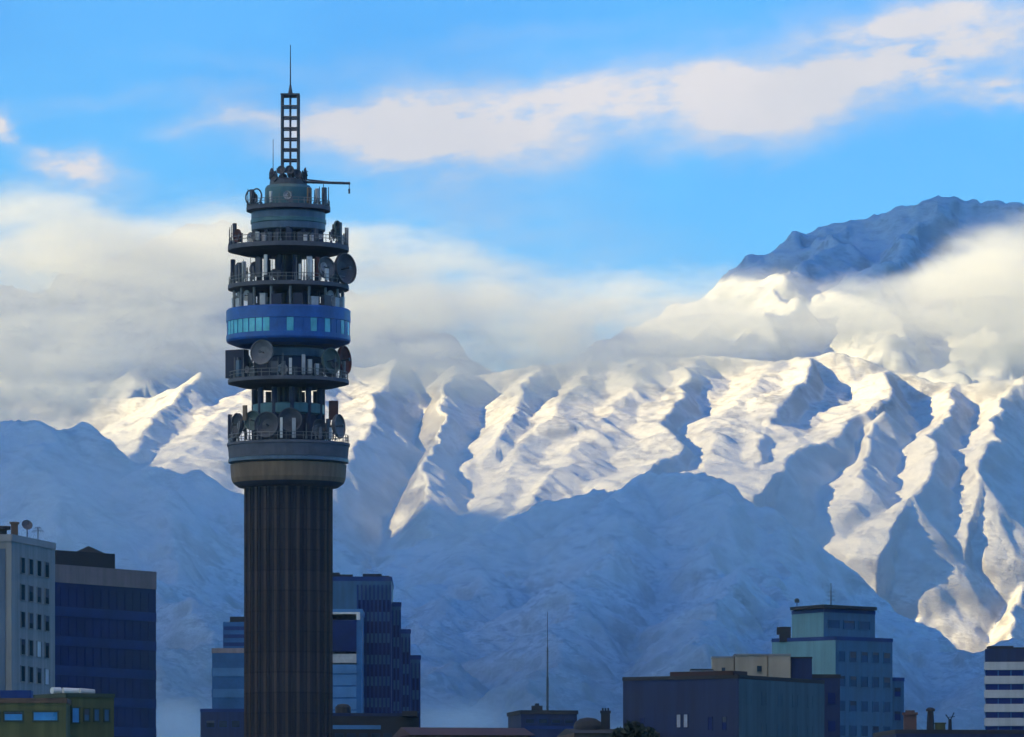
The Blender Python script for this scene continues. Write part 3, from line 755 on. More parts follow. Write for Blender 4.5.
M_blind = mat('dusty_blind', (0.06, 0.075, 0.11), 0.8, 0.3, 0.8, spec=0.1)
M_blind2 = mat('dark_blind', (0.025, 0.04, 0.075), 0.8, 0.3, 0.8, spec=0.1)
WR = random.Random(12)
class Face:
    """one wall seen from outside, A left and B right; places boxes on it by metres along and height"""
    def __init__(s, A, B):
        s.A = Vector((A[0], A[1], 0)); s.d = Vector((B[0] - A[0], B[1] - A[1], 0)); s.L = s.d.length; s.d.normalize()
        s.n = Vector((s.d.y, -s.d.x, 0)); s.ang = math.atan2(s.d.y, s.d.x)
    def add(s, mb, a, b, z0, z1, proud=0.06, deep=0.12):
        c = s.A + s.d * ((a + b) / 2) + s.n * ((proud - deep) / 2)
        return mb.box((c.x, c.y, (z0 + z1) / 2), (b - a, proud + deep, z1 - z0), s.ang)
    def inset(s, mb, a, b, z0, z1, t=0.05, out=0.015):
        return s.add(mb, a, b, z0, z1, out, t)
def corners(A, B, depth=None, C=None):
    """footprint: A left, B right or corner; then either depth behind, or C the far end of the right-hand wall"""
    A, B = Vector(A[:2]), Vector(B[:2])
    if C is not None:
        C = Vector(C[:2]); return [A, B, C, A + (C - B)]
    d = (B - A).normalized(); n = Vector((-d.y, d.x))
    return [A, B, B + n * depth, A + n * depth]
def xy(u, Y): return (X(u, Y), Y)
def building(name, label, pts, cat='building', group=None):
    c = sum((Vector(p) for p in pts), Vector((0, 0))) / len(pts)
    return empty(name, (c.x, c.y, 0), label, cat, group)
def shrink(pts, k):
    c = sum((Vector(p) for p in pts), Vector((0, 0))) / len(pts)
    return [c + (Vector(p) - c) * (1 - k) for p in pts]
def parapet(pts, z, h, th, m, root, name='parapet'):
    mb = MB(); n = len(pts)
    for i in range(n):
        f = Face(pts[i], pts[(i + 1) % n]); f.add(mb, 0, f.L, z, z + h, 0.08, th)
    return mb.build(name, m, root)
def window(f, a, b, z0, z1, root, glass, frame=M_cop, fr=0.07, sill=True):
    """frame with glazing set back in it"""
    mb = MB()
    f.add(mb, a, a + fr, z0, z1, 0.07, 0.05); f.add(mb, b - fr, b, z0, z1, 0.07, 0.05)
    f.add(mb, a + fr, b - fr, z1 - fr, z1, 0.07, 0.05); f.add(mb, a + fr, b - fr, z0, z0 + fr, 0.10 if sill else 0.07, 0.05)
    w_ = mb.build('window', frame, root)
    p = MB(); f.add(p, a + fr, b - fr, z0 + fr, z1 - fr, 0.02, 0.03); p.build('pane', glass, w_)
    q = WR.random()
    if q < 0.45 and glass is not M_winlit:              # a blind let down part of the way
        bl = MB(); f.add(bl, a + fr + 0.01, b - fr - 0.01, z1 - fr - (z1 - z0) * WR.uniform(0.15, 0.6), z1 - fr - 0.01, 0.028, 0.0)
        bl.build('blind', M_blind if q < 0.25 else M_blind2, w_)
    return w_

# ---- grey office block at the left edge
Y0 = 480.0
B = xy(11.5, Y0); Cc = xy(55, 492.0)
dv = (Vector(Cc) - Vector(B)).normalized(); A = Vector(B) + Vector((-dv.y, dv.x)) * 16
zt = Z(541, Y0)
pts = corners(A, B, C=Cc)
gb = building('office_building', 'plain grey office building with rows of four small windows on its wall', pts)
MB().prism(pts, 0, zt).build('wall', M_grey, gb)
fl, fr_ = Face(A, B), Face(B, Cc)
sd = MB(); fl.add(sd, 0.02, fl.L - 0.5, 1.0, zt - 0.6, 0.05, 0.02); sd.build('shaded_side', M_grey2, gb)  # bluer, darker sheet paints in the different light on this side
parapet(pts, zt, 0.55, 0.3, M_cop, gb)
hh = (Z(571.5, 486) - Z(553, 486)) / 1
rows = [553, 580, 607.5, 635, 662, 690, 718]
for k, v in enumerate(rows):
    z1 = Z(v, Y0) - 0.15; z0 = z1 - 1.35
    for j in range(4):
        a = fr_.L * (0.20 + 0.185 * j); window(fr_, a, a + fr_.L * 0.10, z0, z1, gb, M_winlit if (k, j) in ((3, 2), (4, 3)) else M_g_matt, M_grey, 0.06)
    for j in range(5):
        a = fl.L * (0.12 + 0.17 * j); window(fl, a, a + 1.3, z0, z1, gb, M_g_matt, M_grey2, 0.06)
# roof gear
def on_roof(name, mb, m, label, cat, group=None, base=None):
    o = mb.build(name, m)
    return tag(o, label, cat, group)
def tp(u, v, Y): q = P(u, v, Y); return q
zr = zt + 0.55
rg = MB(); p = tp(3, 530, 490); rg.lathe([(0.32, zr - 0.55), (0.32, p.z), (0.62, p.z + 0.02), (0.62, p.z + 0.3)], 12, (p.x, p.y, 0))
on_roof('roof_vent', rg, M_dark, 'mushroom topped roof vent at the very left edge of the photo', 'vent')
rg = MB(); p = tp(14.5, 524, 490); rg.box((p.x, p.y, (zr - 0.5 + p.z) / 2), (0.55, 0.5, p.z - zr + 0.5)).box((p.x, p.y, p.z + 0.08), (0.75, 0.7, 0.16))
on_roof('chimney', rg, M_brown, 'small square capped chimney between the roof vent and rooftop dish on the grey office building', 'chimney')
dm = MB(); p = tp(27, 525, 490)
dm.lathe([(0.04, -0.11), (0.34, -0.04), (0.46, 0.05), (0.43, 0.06), (0.30, -0.01), (0.03, -0.06)], 20)
dm.move(Matrix.Translation(p) @ Matrix.Rotation(R(20), 4, 'Z') @ Matrix.Rotation(R(62), 4, 'X'))
dd = on_roof('satellite_dish', dm, M_dishd, 'dark satellite dish tilted skyward on the roof of the grey office building', 'dish')
MB().bar((p.x, p.y + 0.1, zr - 0.55), (p.x, p.y + 0.1, p.z - 0.05), 0.05).build('pole', M_steel, dd)
MB().bar((p.x, p.y, p.z), (p.x + 0.2, p.y - 0.62, p.z + 0.22), 0.03).build('feed_arm', M_steel, dd)
rg = MB(); p = tp(38, 533, 489); rg.bar((p.x, p.y, zr - 0.55), (p.x, p.y, p.z + 0.5), 0.04)
for k in range(4): rg.bar((p.x - 0.5 + 0.08 * k, p.y, p.z + 0.1 + k * 0.12), (p.x + 0.5 - 0.08 * k, p.y, p.z + 0.1 + k * 0.12), 0.02)
on_roof('television_aerial', rg, M_steel, 'thin television aerial near the right corner of the grey office roof', 'aerial')

# ---- dark blue glass block
Ya, Yb = 700.0, 717.0
A, B = xy(52, Ya), xy(156, Yb); pts = corners(A, B, 22)
gl = building('glass_building', 'dark blue glass office block with banded facade right of the grey building', pts)
zt = Z(563, Ya)
MB().prism(pts, 0, zt - 2.2).build('wall', M_g_dark, gl)
parapet(pts, zt - 2.2, 2.1, 0.35, M_pink, gl, 'fascia')
MB().prism(shrink(pts, 0.03), zt - 2.3, zt - 1.1).build('roof', M_dark, gl)
f = Face(A, B); fs = Face(pts[1], pts[2])
z = zt - 3.5; k = 0
while z > 2:
    bm_ = MB(); f.add(bm_, 0.05, f.L - 0.05, z - 2.6, z - 1.5, 0.10, 0.05); fs.add(bm_, 0.2, fs.L - 0.05, z - 2.6, z - 1.5, 0.10, 0.05)
    bm_.build('spandrel_band', M_g_band, gl)
    gm = MB(); n = 13
    for j in range(n):
        f.add(gm, f.L * j / n + 0.06, f.L * (j + 1) / n - 0.06, z - 1.4, z + 0.8, 0.035, 0.02)
    gm.build('window_band', M_g_dark, gl)
    z -= 3.45; k += 1
ph = corners(xy(56, 706), xy(115, 714), 9)
MB().prism(ph, zt - 1.2, Z(551, 708)).build('penthouse', M_dark, gl)
pg = MB(); q = P(88, 548, 711); pg.add([q + Vector((-2.0, 1, -0.6)), q + Vector((2.0, 1, -0.6)), q + Vector((2.0, 4, -0.6)), q + Vector((-2.0, 4, -0.6)), q + Vector((0, 1, 0.3)), q + Vector((0, 4, 0.3))], [(0, 1, 4), (2, 3, 5), (1, 2, 5, 4), (3, 0, 4, 5), (0, 3, 2, 1)])
pg.build('roof_hood', M_dark, gl)

# ---- low olive building at the lower left
YO = 430.0
A, B = xy(-40, YO), xy(66, YO); pts = corners(A, B, 14)
ol = building('low_building', 'low olive green building with wide blue windows in the bottom left corner', pts)
zt = Z(703, YO)
MB().prism(pts, 0, zt).build('wall', M_olive, ol); parapet(pts, zt, 0.35, 0.3, M_brown, ol)
f = Face(A, B)
ux = lambda u: (u + 40) / 106 * f.L
for lv in range(3):
    dz = -lv * 3.0
    for (a, b) in ((-30, 1.0), (3, 24), (32, 59)):
        window(f, ux(a), ux(b), Z(722, YO) + dz, Z(710.5, YO) + dz, ol, M_g_sky, M_olive2, 0.12)
tp_ = MB(); f.add(tp_, ux(-40), ux(30), Z(703, YO) + 0.36, Z(690, YO), -0.6, 3.0); tp_.build('roof_box', M_g_band, ol)
st = MB(); f.add(st, ux(30), ux(62), Z(703, YO) + 0.36, Z(698, YO), -0.5, 4.0); st.build('stair_head', M_dark, ol)
A2, B2 = xy(66.5, 434), xy(114, 436); pts = corners(A2, B2, 13)
o2 = building('low_building', 'narrow green building with small paired windows under pale roof ducts at the lower left', pts)
zt = Z(697, 434)
MB().prism(pts, 0, zt).build('wall', M_olive, o2); parapet(pts, zt, 0.3, 0.25, M_olive2, o2)
f = Face(A2, B2); uy = lambda u: (u - 66.5) / 47.5 * f.L
for lv in range(3):
    dz = -lv * 2.9
    window(f, uy(71), uy(80), Z(724, 435) + dz, Z(707, 435) + dz, o2, M_g_sky, M_olive2, 0.1)
    for a in (83, 93, 103): window(f, uy(a), uy(a + 7), Z(722, 435) + dz, Z(708, 435) + dz, o2, M_tealg, M_olive2, 0.1)
for i, (u0, u1, lab) in enumerate(((52, 60, 'pale rounded roof duct nearest the olive roof box'), (63, 79, 'long pale roof duct in the middle above the green building'), (80, 94, 'bluish grey roof duct at the right end above the green building'))):
    q0, q1 = P(u0, 690.5 + i * 0.3, 441), P(u1, 690.5 + i * 1.0, 441.5)
    r_ = MB().bar(q0, q1, 0.24, 10); zb = Z(697, 434) - 0.02
    for q in (q0.lerp(q1, 0.2), q0.lerp(q1, 0.8)): r_.box((q.x, q.y, (zb + q.z - 0.2) / 2), (0.14, 0.14, q.z - 0.2 - zb))
    on_roof('roof_duct', r_, M_white if i < 2 else M_pale, lab, 'duct', 'ducts on the green roof')

# ---- blue glass tower behind the shaft, left side
A, B = xy(212, 1000), xy(262, 999.6); pts = corners(A, B, 24)
bt = building('glass_tower', 'blue glass office tower with pale bands partly behind the left of the telecom tower shaft', pts)
zt = Z(653, 1000)
MB().prism(pts, 0, zt).build('wall', M_g_mid, bt); parapet(pts, zt, 0.8, 0.4, M_pink, bt)
f = Face(A, B); z = zt - 2.5; fs = Face(pts[3], pts[0])
while z > 3:
    q = MB(); f.add(q, 0.1, f.L - 0.1, z - 1.4, z, 0.10, 0.05); fs.add(q, 0.1, fs.L - 0.3, z - 1.4, z, 0.10, 0.05); q.build('window_band', M_g_lite, bt); z -= 3.5
up = corners(xy(223, 1004), xy(262, 1003.7), 14)
MB().prism(up, zt - 0.1, Z(622, 1004)).build('upper_storey', M_g_mid, bt)
q = MB()
for zz in (Z(646, 1004), Z(638, 1004), Z(630, 1004)): Face(up[0], up[1]).add(q, 0.1, 6.4, zz, zz + 0.6, 0.1, 0.05)
q.build('upper_ledge', M_g_band, bt)
MB().box((X(238, 1010), 1010, Z(619, 1004)), (2.6, 3, 1.2)).build('roof_plant', M_dark, bt)
A, B = xy(200.5, 900), xy(250, 899.6); pts = corners(A, B, 20)
lb = building('low_building', 'squat dark blue flat roofed building at the left foot of the telecom tower', pts)
MB().prism(pts, 0, Z(712, 900)).build('wall', M_navy, lb); parapet(pts, Z(712, 900), 0.5, 0.3, M_g_band, lb)
f = Face(A, B)
for lv in range(3):
    for j in range(3): window(f, 0.8 + j * 1.9, 2.2 + j * 1.9, Z(728, 900) - lv * 3, Z(720, 900) - lv * 3, lb, M_g_win, M_g_band, 0.08)

# ---- stepped glass tower right of the shaft
st = empty('stepped_tower', (X(370, 960), 975, 0), 'blue glass tower stepping down in four tiers just right of the telecom tower shaft', 'building')
tiers = [(322, 391.5, 581, 950, 26), (391.6, 401, 606.5, 953, 22), (401.1, 410.5, 633.5, 956, 18), (410.6, 420.5, 659.5, 959, 15)]
for i, (u0, u1, v, Yq, dp) in enumerate(tiers):
    A, B = xy(u0, Yq), xy(u1, Yq + 0.1); pts = corners(A, B, dp); zt = Z(v, Yq)
    ti = MB().prism(pts, 0, zt).build('tier', M_tealg, st)
    parapet(pts, zt, 0.7, 0.35, M_g_band, ti)
    f = Face(A, B); pm = MB(); gm = MB(); n = max(2, round(f.L / 1.35))
    a_lo = 0.0 if i else f.L * 0.50
    for j in range(n + 1):
        a = a_lo + (f.L - a_lo - 0.3) * j / n
        f.add(pm, a, a + 0.28, 0.5, zt - 0.6, 0.28, 0.05)
    pm.build('pier', M_g_band, ti)
    z = zt - 3.0
    while z > 3:
        gm = MB(); f.add(gm, a_lo + 0.1, f.L - 0.1, z - 1.9, z, 0.05, 0.03); gm.build('glazing', M_g_dark, ti); z -= 3.4
ft = corners(xy(322, 935), xy(362, 935), 14)
fb = MB().prism(ft, 0, Z(613.5, 935)).build('front_bay', M_g_mid, st)
parapet(ft, Z(613.5, 935), 0.7, 0.3, M_g_lite, fb)
f = Face(ft[0], ft[1])
for v, w_, m_ in ((616, 1.2, M_white), (634, 6.2, M_g_dark), (658, 2.0, M_pale), (668, 1.6, M_g_lite), (680, 1.6, M_g_lite), (692, 1.6, M_g_lite), (704, 1.6, M_g_lite), (716, 1.6, M_g_lite), (728, 1.6, M_g_lite)):
    q = MB(); zz = Z(v, 935); f.add(q, 0.1, f.L * (0.86 if v > 650 or v == 634 else 0.95), zz - w_ / 2, zz + w_ / 2, 0.12, 0.05); q.build('facade_band', m_, fb)
for (u, h, w_) in ((333, 1.2, 2.0), (343, 0.9, 3.0), (372, 1.0, 3.0), (384, 0.7, 1.6)):
    MB().box((X(u, 960), 962, Z(581, 950) + 0.3 + h / 2), (w_, 3, h + 0.8)).build('roof_plant', M_dark, st)
A, B = xy(318, 760), xy(419, 762); pts = corners(A, B, 16)
dk = building('low_building', 'dark low block with pale window strip at the right foot of the telecom tower', pts)
zt = Z(716, 760); MB().prism(pts, 0, zt).build('wall', M_dark, dk); parapet(pts, zt, 0.4, 0.3, M_navy, dk)
f = Face(A, B); q = MB(); f.add(q, f.L * 0.12, f.L * 0.62, Z(729, 760), Z(725, 760), 0.06, 0.05); q.build('window_strip', M_g_lite, dk)
for j in range(8): window(f, 0.6 + j * 1.55, 1.7 + j * 1.55, Z(742, 760), Z(733, 760), dk, M_g_win, M_navy, 0.07)
q = MB().prism(corners(xy(402, 758), xy(417, 758), 5), zt - 0.05, Z(711, 758)); q.build('stair_head', M_dark, dk)
tk = MB(); p0 = P(343, 716, 766); tk.lathe([(1.0, zt - 0.05), (1.0, zt + 1.3), (0.7, zt + 1.65), (0.1, zt + 1.75)], 20, (p0.x, p0.y, 0))
on_roof('water_tank', tk, M_dark, 'dark round water tank on the low block at the right foot of the telecom tower', 'tank')

# ---- long red roof at the bottom centre
YR = 620.0
A, B = xy(415, YR), xy(530, YR + 2); pts = corners(A, B, 13)
rr = building('low_building', 'long low house with dull red roof along the bottom centre', pts)
zt = Z(735, YR); MB().prism(pts, 0, zt).build('wall', M_brown, rr)
e = 0.5; d = (Vector(B) - Vector(A)).normalized(); n_ = Vector((-d.y, d.x)); a0 = Vector(A) - d * e - n_ * e; b0 = Vector(B) + d * e - n_ * e; a1 = Vector(pts[3]) - d * e + n_ * e; b1 = Vector(pts[2]) + d * e + n_ * e
zr_ = Z(725.5, YR); am, bm2 = (a0 + a1) / 2, (b0 + b1) / 2
MB().add([(a0.x, a0.y, zt), (b0.x, b0.y, zt), (b1.x, b1.y, zt), (a1.x, a1.y, zt), (am.x, am.y, zr_), (bm2.x, bm2.y, zr_)], [(0, 1, 5, 4), (2, 3, 4, 5), (1, 2, 5), (3, 0, 4), (0, 3, 2, 1)]).build('roof', M_roof, rr)
f = Face(A, B)
for j in range(6): window(f, 0.9 + j * 1.9, 2.1 + j * 1.9, zt - 2.6, zt - 1.0, rr, M_g_win, M_cop, 0.08)

# ---- flat block with the thin mast
YM = 700.0
A, B = xy(521, YM), xy(577, YM + 1); pts = corners(A, B, 10)
mb_ = building('flat_roofed_building', 'small dark flat roofed block carrying the thin mast at the bottom centre', pts)
zt = Z(714, YM); MB().prism(pts, 0, zt).build('wall', M_navy, mb_)
MB().prism(shrink(pts, -0.04), zt, zt + 0.45).build('roof_slab', M_dark, mb_)
f = Face(A, B); q = MB(); f.add(q, 0.4, f.L - 0.4, Z(729, YM), Z(726, YM), 0.06, 0.05); q.build('window_strip', M_g_band, mb_)
for j in range(4): window(f, 0.5 + j * 1.55, 1.6 + j * 1.55, Z(723.5, YM), Z(718.5, YM), mb_, M_g_win, M_g_band, 0.06)
MB().box((X(537, 703), 703, zt + 0.75), (1.3, 1.6, 0.6)).box((X(537, 703), 703, zt + 1.15), (0.5, 0.7, 0.35)).build('roof_hatch', M_dark, mb_)
ms = MB(); q0 = P(547.5, 713, 705); z1 = Z(612, 705)
ms.bar((q0.x, 705, zt + 0.40), (q0.x, 705, zt + 4.5), 0.14, 6).bar((q0.x, 705, zt + 4.5), (q0.x, 705, zt + 8), 0.09, 6)
ms.bar((q0.x, 705, zt + 8), (q0.x, 705, z1), 0.05, 6, 0.035)
for k in range(7): ms.bar((q0.x - 0.22, 705, zt + 1.0 + k * 1.3), (q0.x + 0.22, 705, zt + 1.0 + k * 1.3), 0.025, 4)
on_roof('radio_mast', ms, M_steel, 'tall thin radio mast on the flat roofed block at the bottom centre', 'mast')

# ---- roofs, stack and tank between the mast block and the navy block
A, B = xy(574, 560), xy(660, 561); pts = corners(A, B, 12)
hs = building('low_building', 'low dark roofed house left of the navy block, below the chimney stack', pts)
zt = Z(733, 560); MB().prism(pts, 0, zt).build('wall', M_brown, hs)
d = (Vector(B) - Vector(A)).normalized(); n_ = Vector((-d.y, d.x)); a0 = Vector(A) - n_ * .4; b0 = Vector(B) - n_ * .4; a1 = Vector(pts[3]) + n_ * .4; b1 = Vector(pts[2]) + n_ * .4
am, bm2 = (a0 + a1) / 2, (b0 + b1) / 2; zr_ = Z(727, 560)
MB().add([(a0.x, a0.y, zt), (b0.x, b0.y, zt), (b1.x, b1.y, zt), (a1.x, a1.y, zt), (am.x, am.y, zr_), (bm2.x, bm2.y, zr_)], [(0, 1, 5, 4), (2, 3, 4, 5), (1, 2, 5), (3, 0, 4), (0, 3, 2, 1)]).build('roof', M_dark, hs)
ck = MB(); q = P(605.5, 711, 566); ck.box((q.x, q.y, (zt + q.z) / 2), (0.85, 0.8, q.z - zt)).box((q.x, q.y, q.z - 0.1), (1.0, 0.95, 0.25))
for k in (-0.26, 0, 0.26): ck.bar((q.x + k, q.y, q.z), (q.x + k, q.y, q.z + 0.28), 0.09, 8)
on_roof('chimney', ck, M_dark, 'dark upright chimney stack with three pots left of the navy block', 'chimney')
tk = MB(); q = P(588, 724, 566); tk.lathe([(1.35, zt - 0.3), (1.35, q.z - 0.2), (1.2, q.z + 0.2), (0.75, q.z + 0.5), (0.1, q.z + 0.62)], 24, (q.x, q.y, 0))
on_roof('water_tank', tk, M_dark, 'dark domed water tank between the mast block and the chimney stack', 'tank')

# trees: trunk, limbs and a crown of leaf clumps
def leaf_mat(name, c):
    return mat(name, c, 0.7, 0.5, 1.2, spec=0.2)
M_leaf = leaf_mat('dark_green_leaves', (0.022, 0.032, 0.026)); M_bark = mat('grey_bark', (0.06, 0.05, 0.04), 0.9, 0.3, 1.0)
def tree(x, y, top, spread, label, seed, group='trees among the roofs'):
    rd = random.Random(seed); root = empty('broadleaf_tree', (x, y, 0), label, 'tree', group)
    h0 = top - spread * 1.5
    tm = MB().bar((x, y, 0), (x + 0.3, y, h0), 0.42, 9, 0.26); tips = []
    for k in range(9):
        a = k * 2.4; b_ = Vector((x + 0.3 + math.cos(a) * spread * 0.6 * rd.uniform(.5, 1), y + math.sin(a) * spread * 0.6 * rd.uniform(.5, 1), h0 + spread * rd.uniform(0.3, 1.25)))
        tm.bar((x + 0.3, y, h0 - rd.uniform(0, 1.5)), b_, 0.16, 6, 0.05); tips.append(b_)
    tm.build('trunk', M_bark, root)
    cr = MB(); v = []; fc = []
    for c in tips + [Vector((x, y, h0 + spread * 0.9))]:
        rr_ = spread * rd.uniform(0.32, 0.52)
        for _ in range(330):
            dr = Vector((rd.gauss(0, 1), rd.gauss(0, 1), rd.gauss(0, 0.8))); dr = dr.normalized() * rr_ * rd.random() ** 0.45
            q = c + dr; s_ = rd.uniform(0.08, 0.2); t1 = Vector((rd.gauss(0, 1), rd.gauss(0, 1), rd.gauss(0, 1))).normalized(); t2 = t1.orthogonal().normalized()
            o_ = len(v); v += [q - t1 * s_, q + t2 * s_ * 0.6, q + t1 * s_, q - t2 * s_ * 0.6]; fc.append((o_, o_ + 1, o_ + 2, o_ + 3))
    cr.v, cr.f = v, fc
    cr.build('crown', M_leaf, root)
q = P(631, 725, 300); tree(q.x, q.y, Z(726, 300), 1.2, 'small dark leafy tree top beside the foot of the navy block', 5)
q = P(618, 730, 310); tree(q.x, q.y, Z(731, 310), 1.1, 'lowest dark tree top just right of the chimney stack', 8)

# ---- navy block with its teal side
YN = 560.0
Bc = xy(738.5, YN); A = xy(623, YN + 6); Cc = xy(824, YN + 14)
pts = [Vector(A), Vector(Bc), Vector(Cc), Vector(Cc) + Vector(A) - Vector(Bc)]
nv = building('apartment_block', 'broad blind navy block with teal right hand face in front of the teal stepped tower', pts)
zt = Z(678.5, YN)
MB().prism(pts, 0, zt).build('wall', M_navy, nv)
f1, f2 = Face(A, Bc), Face(Bc, Cc)
q = MB(); f2.add(q, 0.05, f2.L - 0.02, 1, zt - 0.02, 0.05, 0.02); q.build('side_wall', M_tealw, nv)
parapet(pts, zt, 0.35, 0.3, M_dark, nv)
rg = MB(); f1.add(rg, f1.L * 0.4, f1.L * 0.95, zt + 0.36, zt + 0.75, -0.2, 3.0); rg.build('roof_ridge', M_roof, nv)
ua = lambda u: (u - 623) / 115.5 * f1.L
for lv in range(5):
    for a in (676.5, 683.5): window(f1, ua(a), ua(a + 5), Z(727, YN) - lv * 3, Z(713, YN) - lv * 3, nv, M_winlit if lv == 0 else M_g_win, M_navy, 0.06)
    for a in (640, 708, 722): window(f1, ua(a), ua(a + 5), Z(730, YN) - lv * 3, Z(716, YN) - lv * 3, nv, M_g_dark, M_navy, 0.06)
for lv in range(5):
    for j in range(5): window(f2, f2.L * (0.08 + 0.18 * j), f2.L * (0.08 + 0.18 * j) + 1.0, Z(704, YN) - lv * 2.9, Z(691, YN) - lv * 2.9, nv, M_g_dark, M_tealw, 0.06)
# beige roof rooms on it
def roof_room(u0, u1, v, Y, dp, zb, m, lab, hole=None):
    A, B = xy(u0, Y), xy(u1, Y); pts = corners(A, B, dp)
    r_ = building('roof_room', lab, pts, 'roof room', 'roof rooms on the navy block'); r_.location.z = zb
    z1 = Z(v, Y)
    MB().prism(pts, zb, z1).build('wall', m, r_); MB().prism(shrink(pts, -0.04), z1 + 0.003, z1 + 0.16).build('roof', M_cop if m is M_beige else M_dark, r_)
    f = Face(A, B)
    if hole: window(f, f.L * hole[0], f.L * hole[1], zb + (z1 - zb) * 0.42, zb + (z1 - zb) * 0.66, r_, M_g_win, m, 0.05)
zb = zt - 0.02
roof_room(691, 713, 670.5, 573, 3, zb, M_pale, 'low pale roof room at the left end on the navy block roof', None)
roof_room(712.5, 734, 658, 575, 3, zb, M_beige, 'tall beige roof room left of the widest one on the navy block', (0.4, 0.62))
roof_room(735, 767.5, 655.5, 574.5, 4, zb, M_beige, 'widest beige roof room with a dark vent on the navy block', (0.66, 0.84))
roof_room(768.5, 790.5, 655.5, 574, 4, zb, M_beige, 'tan roof room at the right end beside the dark plant box', None)
roof_room(791.5, 812, 658.5, 575, 4, zb, M_navy, 'dark plant box between the tan roof room and the teal tower', None)

# ---- teal stepped tower
YT = 800.0
tt = empty('stepped_tower', (X(835, 812), 812, 0), 'teal tower with set back top storey and roof antenna behind the beige roof rooms', 'building')
def block(u0, uc, u1, v, Y, name, ml, mr_, dp0=10):
    """a block seen on its corner: left face u0..uc, right face uc..u1"""
    Bc = Vector(xy(uc, Y)); A = Vector(xy(u0, Y + 7)); Cq = Vector(xy(u1, Y + 7))
    pts = [A, Bc, Cq, A + Cq - Bc + Vector((0, 4))]
    zt = Z(v, Y)
    o = MB().prism(pts, 0 if name == 'body' else zt - 14, zt).build(name, mr_, tt)
    f = Face(A, Bc); q = MB(); f.add(q, 0.05, f.L - 0.05, 1 if name == 'body' else zt - 13.5, zt - 0.02, 0.06, 0.02); q.build('lit_face', ml, o)  # lighter teal sheet paints the left face as lit
    parapet(pts, zt, 0.5, 0.3, M_g_band, o)
    return o, f, Face(Bc, Cq), zt
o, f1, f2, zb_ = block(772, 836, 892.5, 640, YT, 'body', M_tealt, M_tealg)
def fenestrate(o, f, zt, n, rows, m_, h=1.5, step=3.3, fr=M_tealt):
    for r_ in range(rows):
        for j in range(n):
            a = f.L * (j + 0.2) / n; b = f.L * (j + 0.8) / n
            window(f, a, b, zt - 2.9 - r_ * step, zt - 2.9 + h - r_ * step, o, m_, fr, 0.07)
fenestrate(o, f1, zb_, 4, 4, M_tealg); fenestrate(o, f2, zb_, 5, 8, M_tealg2, fr=M_tealg)
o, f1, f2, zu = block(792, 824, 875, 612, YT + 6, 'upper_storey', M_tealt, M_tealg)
rf = MB(); A_ = [Vector(xy(790, YT + 12)), Vector(xy(823.5, YT + 4.5)), Vector(xy(877, YT + 12)), Vector(xy(846, YT + 22))]
rf.prism(A_, zu + 0.52, zu + 0.95); rf.build('roof_slab', M_dark, tt)
for j in range(3):
    window(f2, f2.L * (0.08 + 0.30 * j), f2.L * (0.30 + 0.30 * j), Z(626, YT), Z(617, YT), o, M_tealg2, M_tealg, 0.07)
for j in range(2): window(f1, f1.L * (0.2 + 0.4 * j), f1.L * (0.45 + 0.4 * j), Z(628, YT), Z(618, YT), o, M_tealg, M_tealt, 0.07)
lw = corners(xy(884, 808), xy(904, 809), 9)
ol_ = MB().prism(lw, 0, Z(681, 808)).build('lower_wing', M_tealg, tt); parapet(lw, Z(681, 808), 0.5, 0.3, M_g_band, ol_)
fw = Face(lw[0], lw[1])
for r_ in range(4): window(fw, fw.L * 0.5, fw.L * 0.85, Z(697, 808) - r_ * 3.2, Z(687, 808) - r_ * 3.2, ol_, M_g_dark, M_tealg, 0.07)
q = MB(); fq = P(786, 632, 803); q.box((fq.x, 806, (Z(640, YT) + Z(626, 803)) / 2), (1.5, 1.5, Z(626, 803) - Z(640, YT))); q.box((fq.x - 0.5, 805.8, Z(630, 803)), (1.2, 1.0, 1.0)); q.build('plant_box', M_dark, tt)
am_ = MB(); zq = zu + 0.95; am_.bar((X(831, 815), 815, zq - 0.1), (X(831, 815), 815, Z(583, 815)), 0.10, 6, 0.05)
for k in range(3): am_.bar((X(831, 815) - 0.5, 815, Z(600 - 4 * k, 815)), (X(831, 815) + 0.5, 815, Z(600 - 4 * k, 815)), 0.04, 4)
on_roof('roof_antenna', am_, M_steel, 'upright antenna on the flat roof of the teal stepped tower', 'antenna')
sm_ = MB(); zq = zu + 0.95; sm_.bar((X(797, 812), 812, zq - 0.1), (X(797, 812), 812, zq + 0.8), 0.06, 5).lathe([(0.3, 0), (0.34, 0.4), (0.1, 0.6)], 10, (X(797, 812), 812, zq + 0.6))
on_roof('beacon_lamp', sm_, M_steel, 'small beacon lamp at the left edge of the teal tower roof', 'lamp')

# ---- dark block in front of the teal tower
A, B = xy(812, 640), xy(840, 640.5); pts = corners(A, B, 12)
db = building('flat_roofed_building', 'narrow dark navy block between the teal faced block and the teal stepped tower', pts)
MB().prism(pts, 0, Z(678, 640)).build('wall', M_navy, db); parapet(pts, Z(678, 640), 0.4, 0.3, M_dark, db)
f = Face(A, B)
for lv in range(5): window(f, f.L * 0.55, f.L * 0.85, Z(704, 640) - lv * 3, Z(692, 640) - lv * 3, db, M_g_dark, M_navy, 0.06)

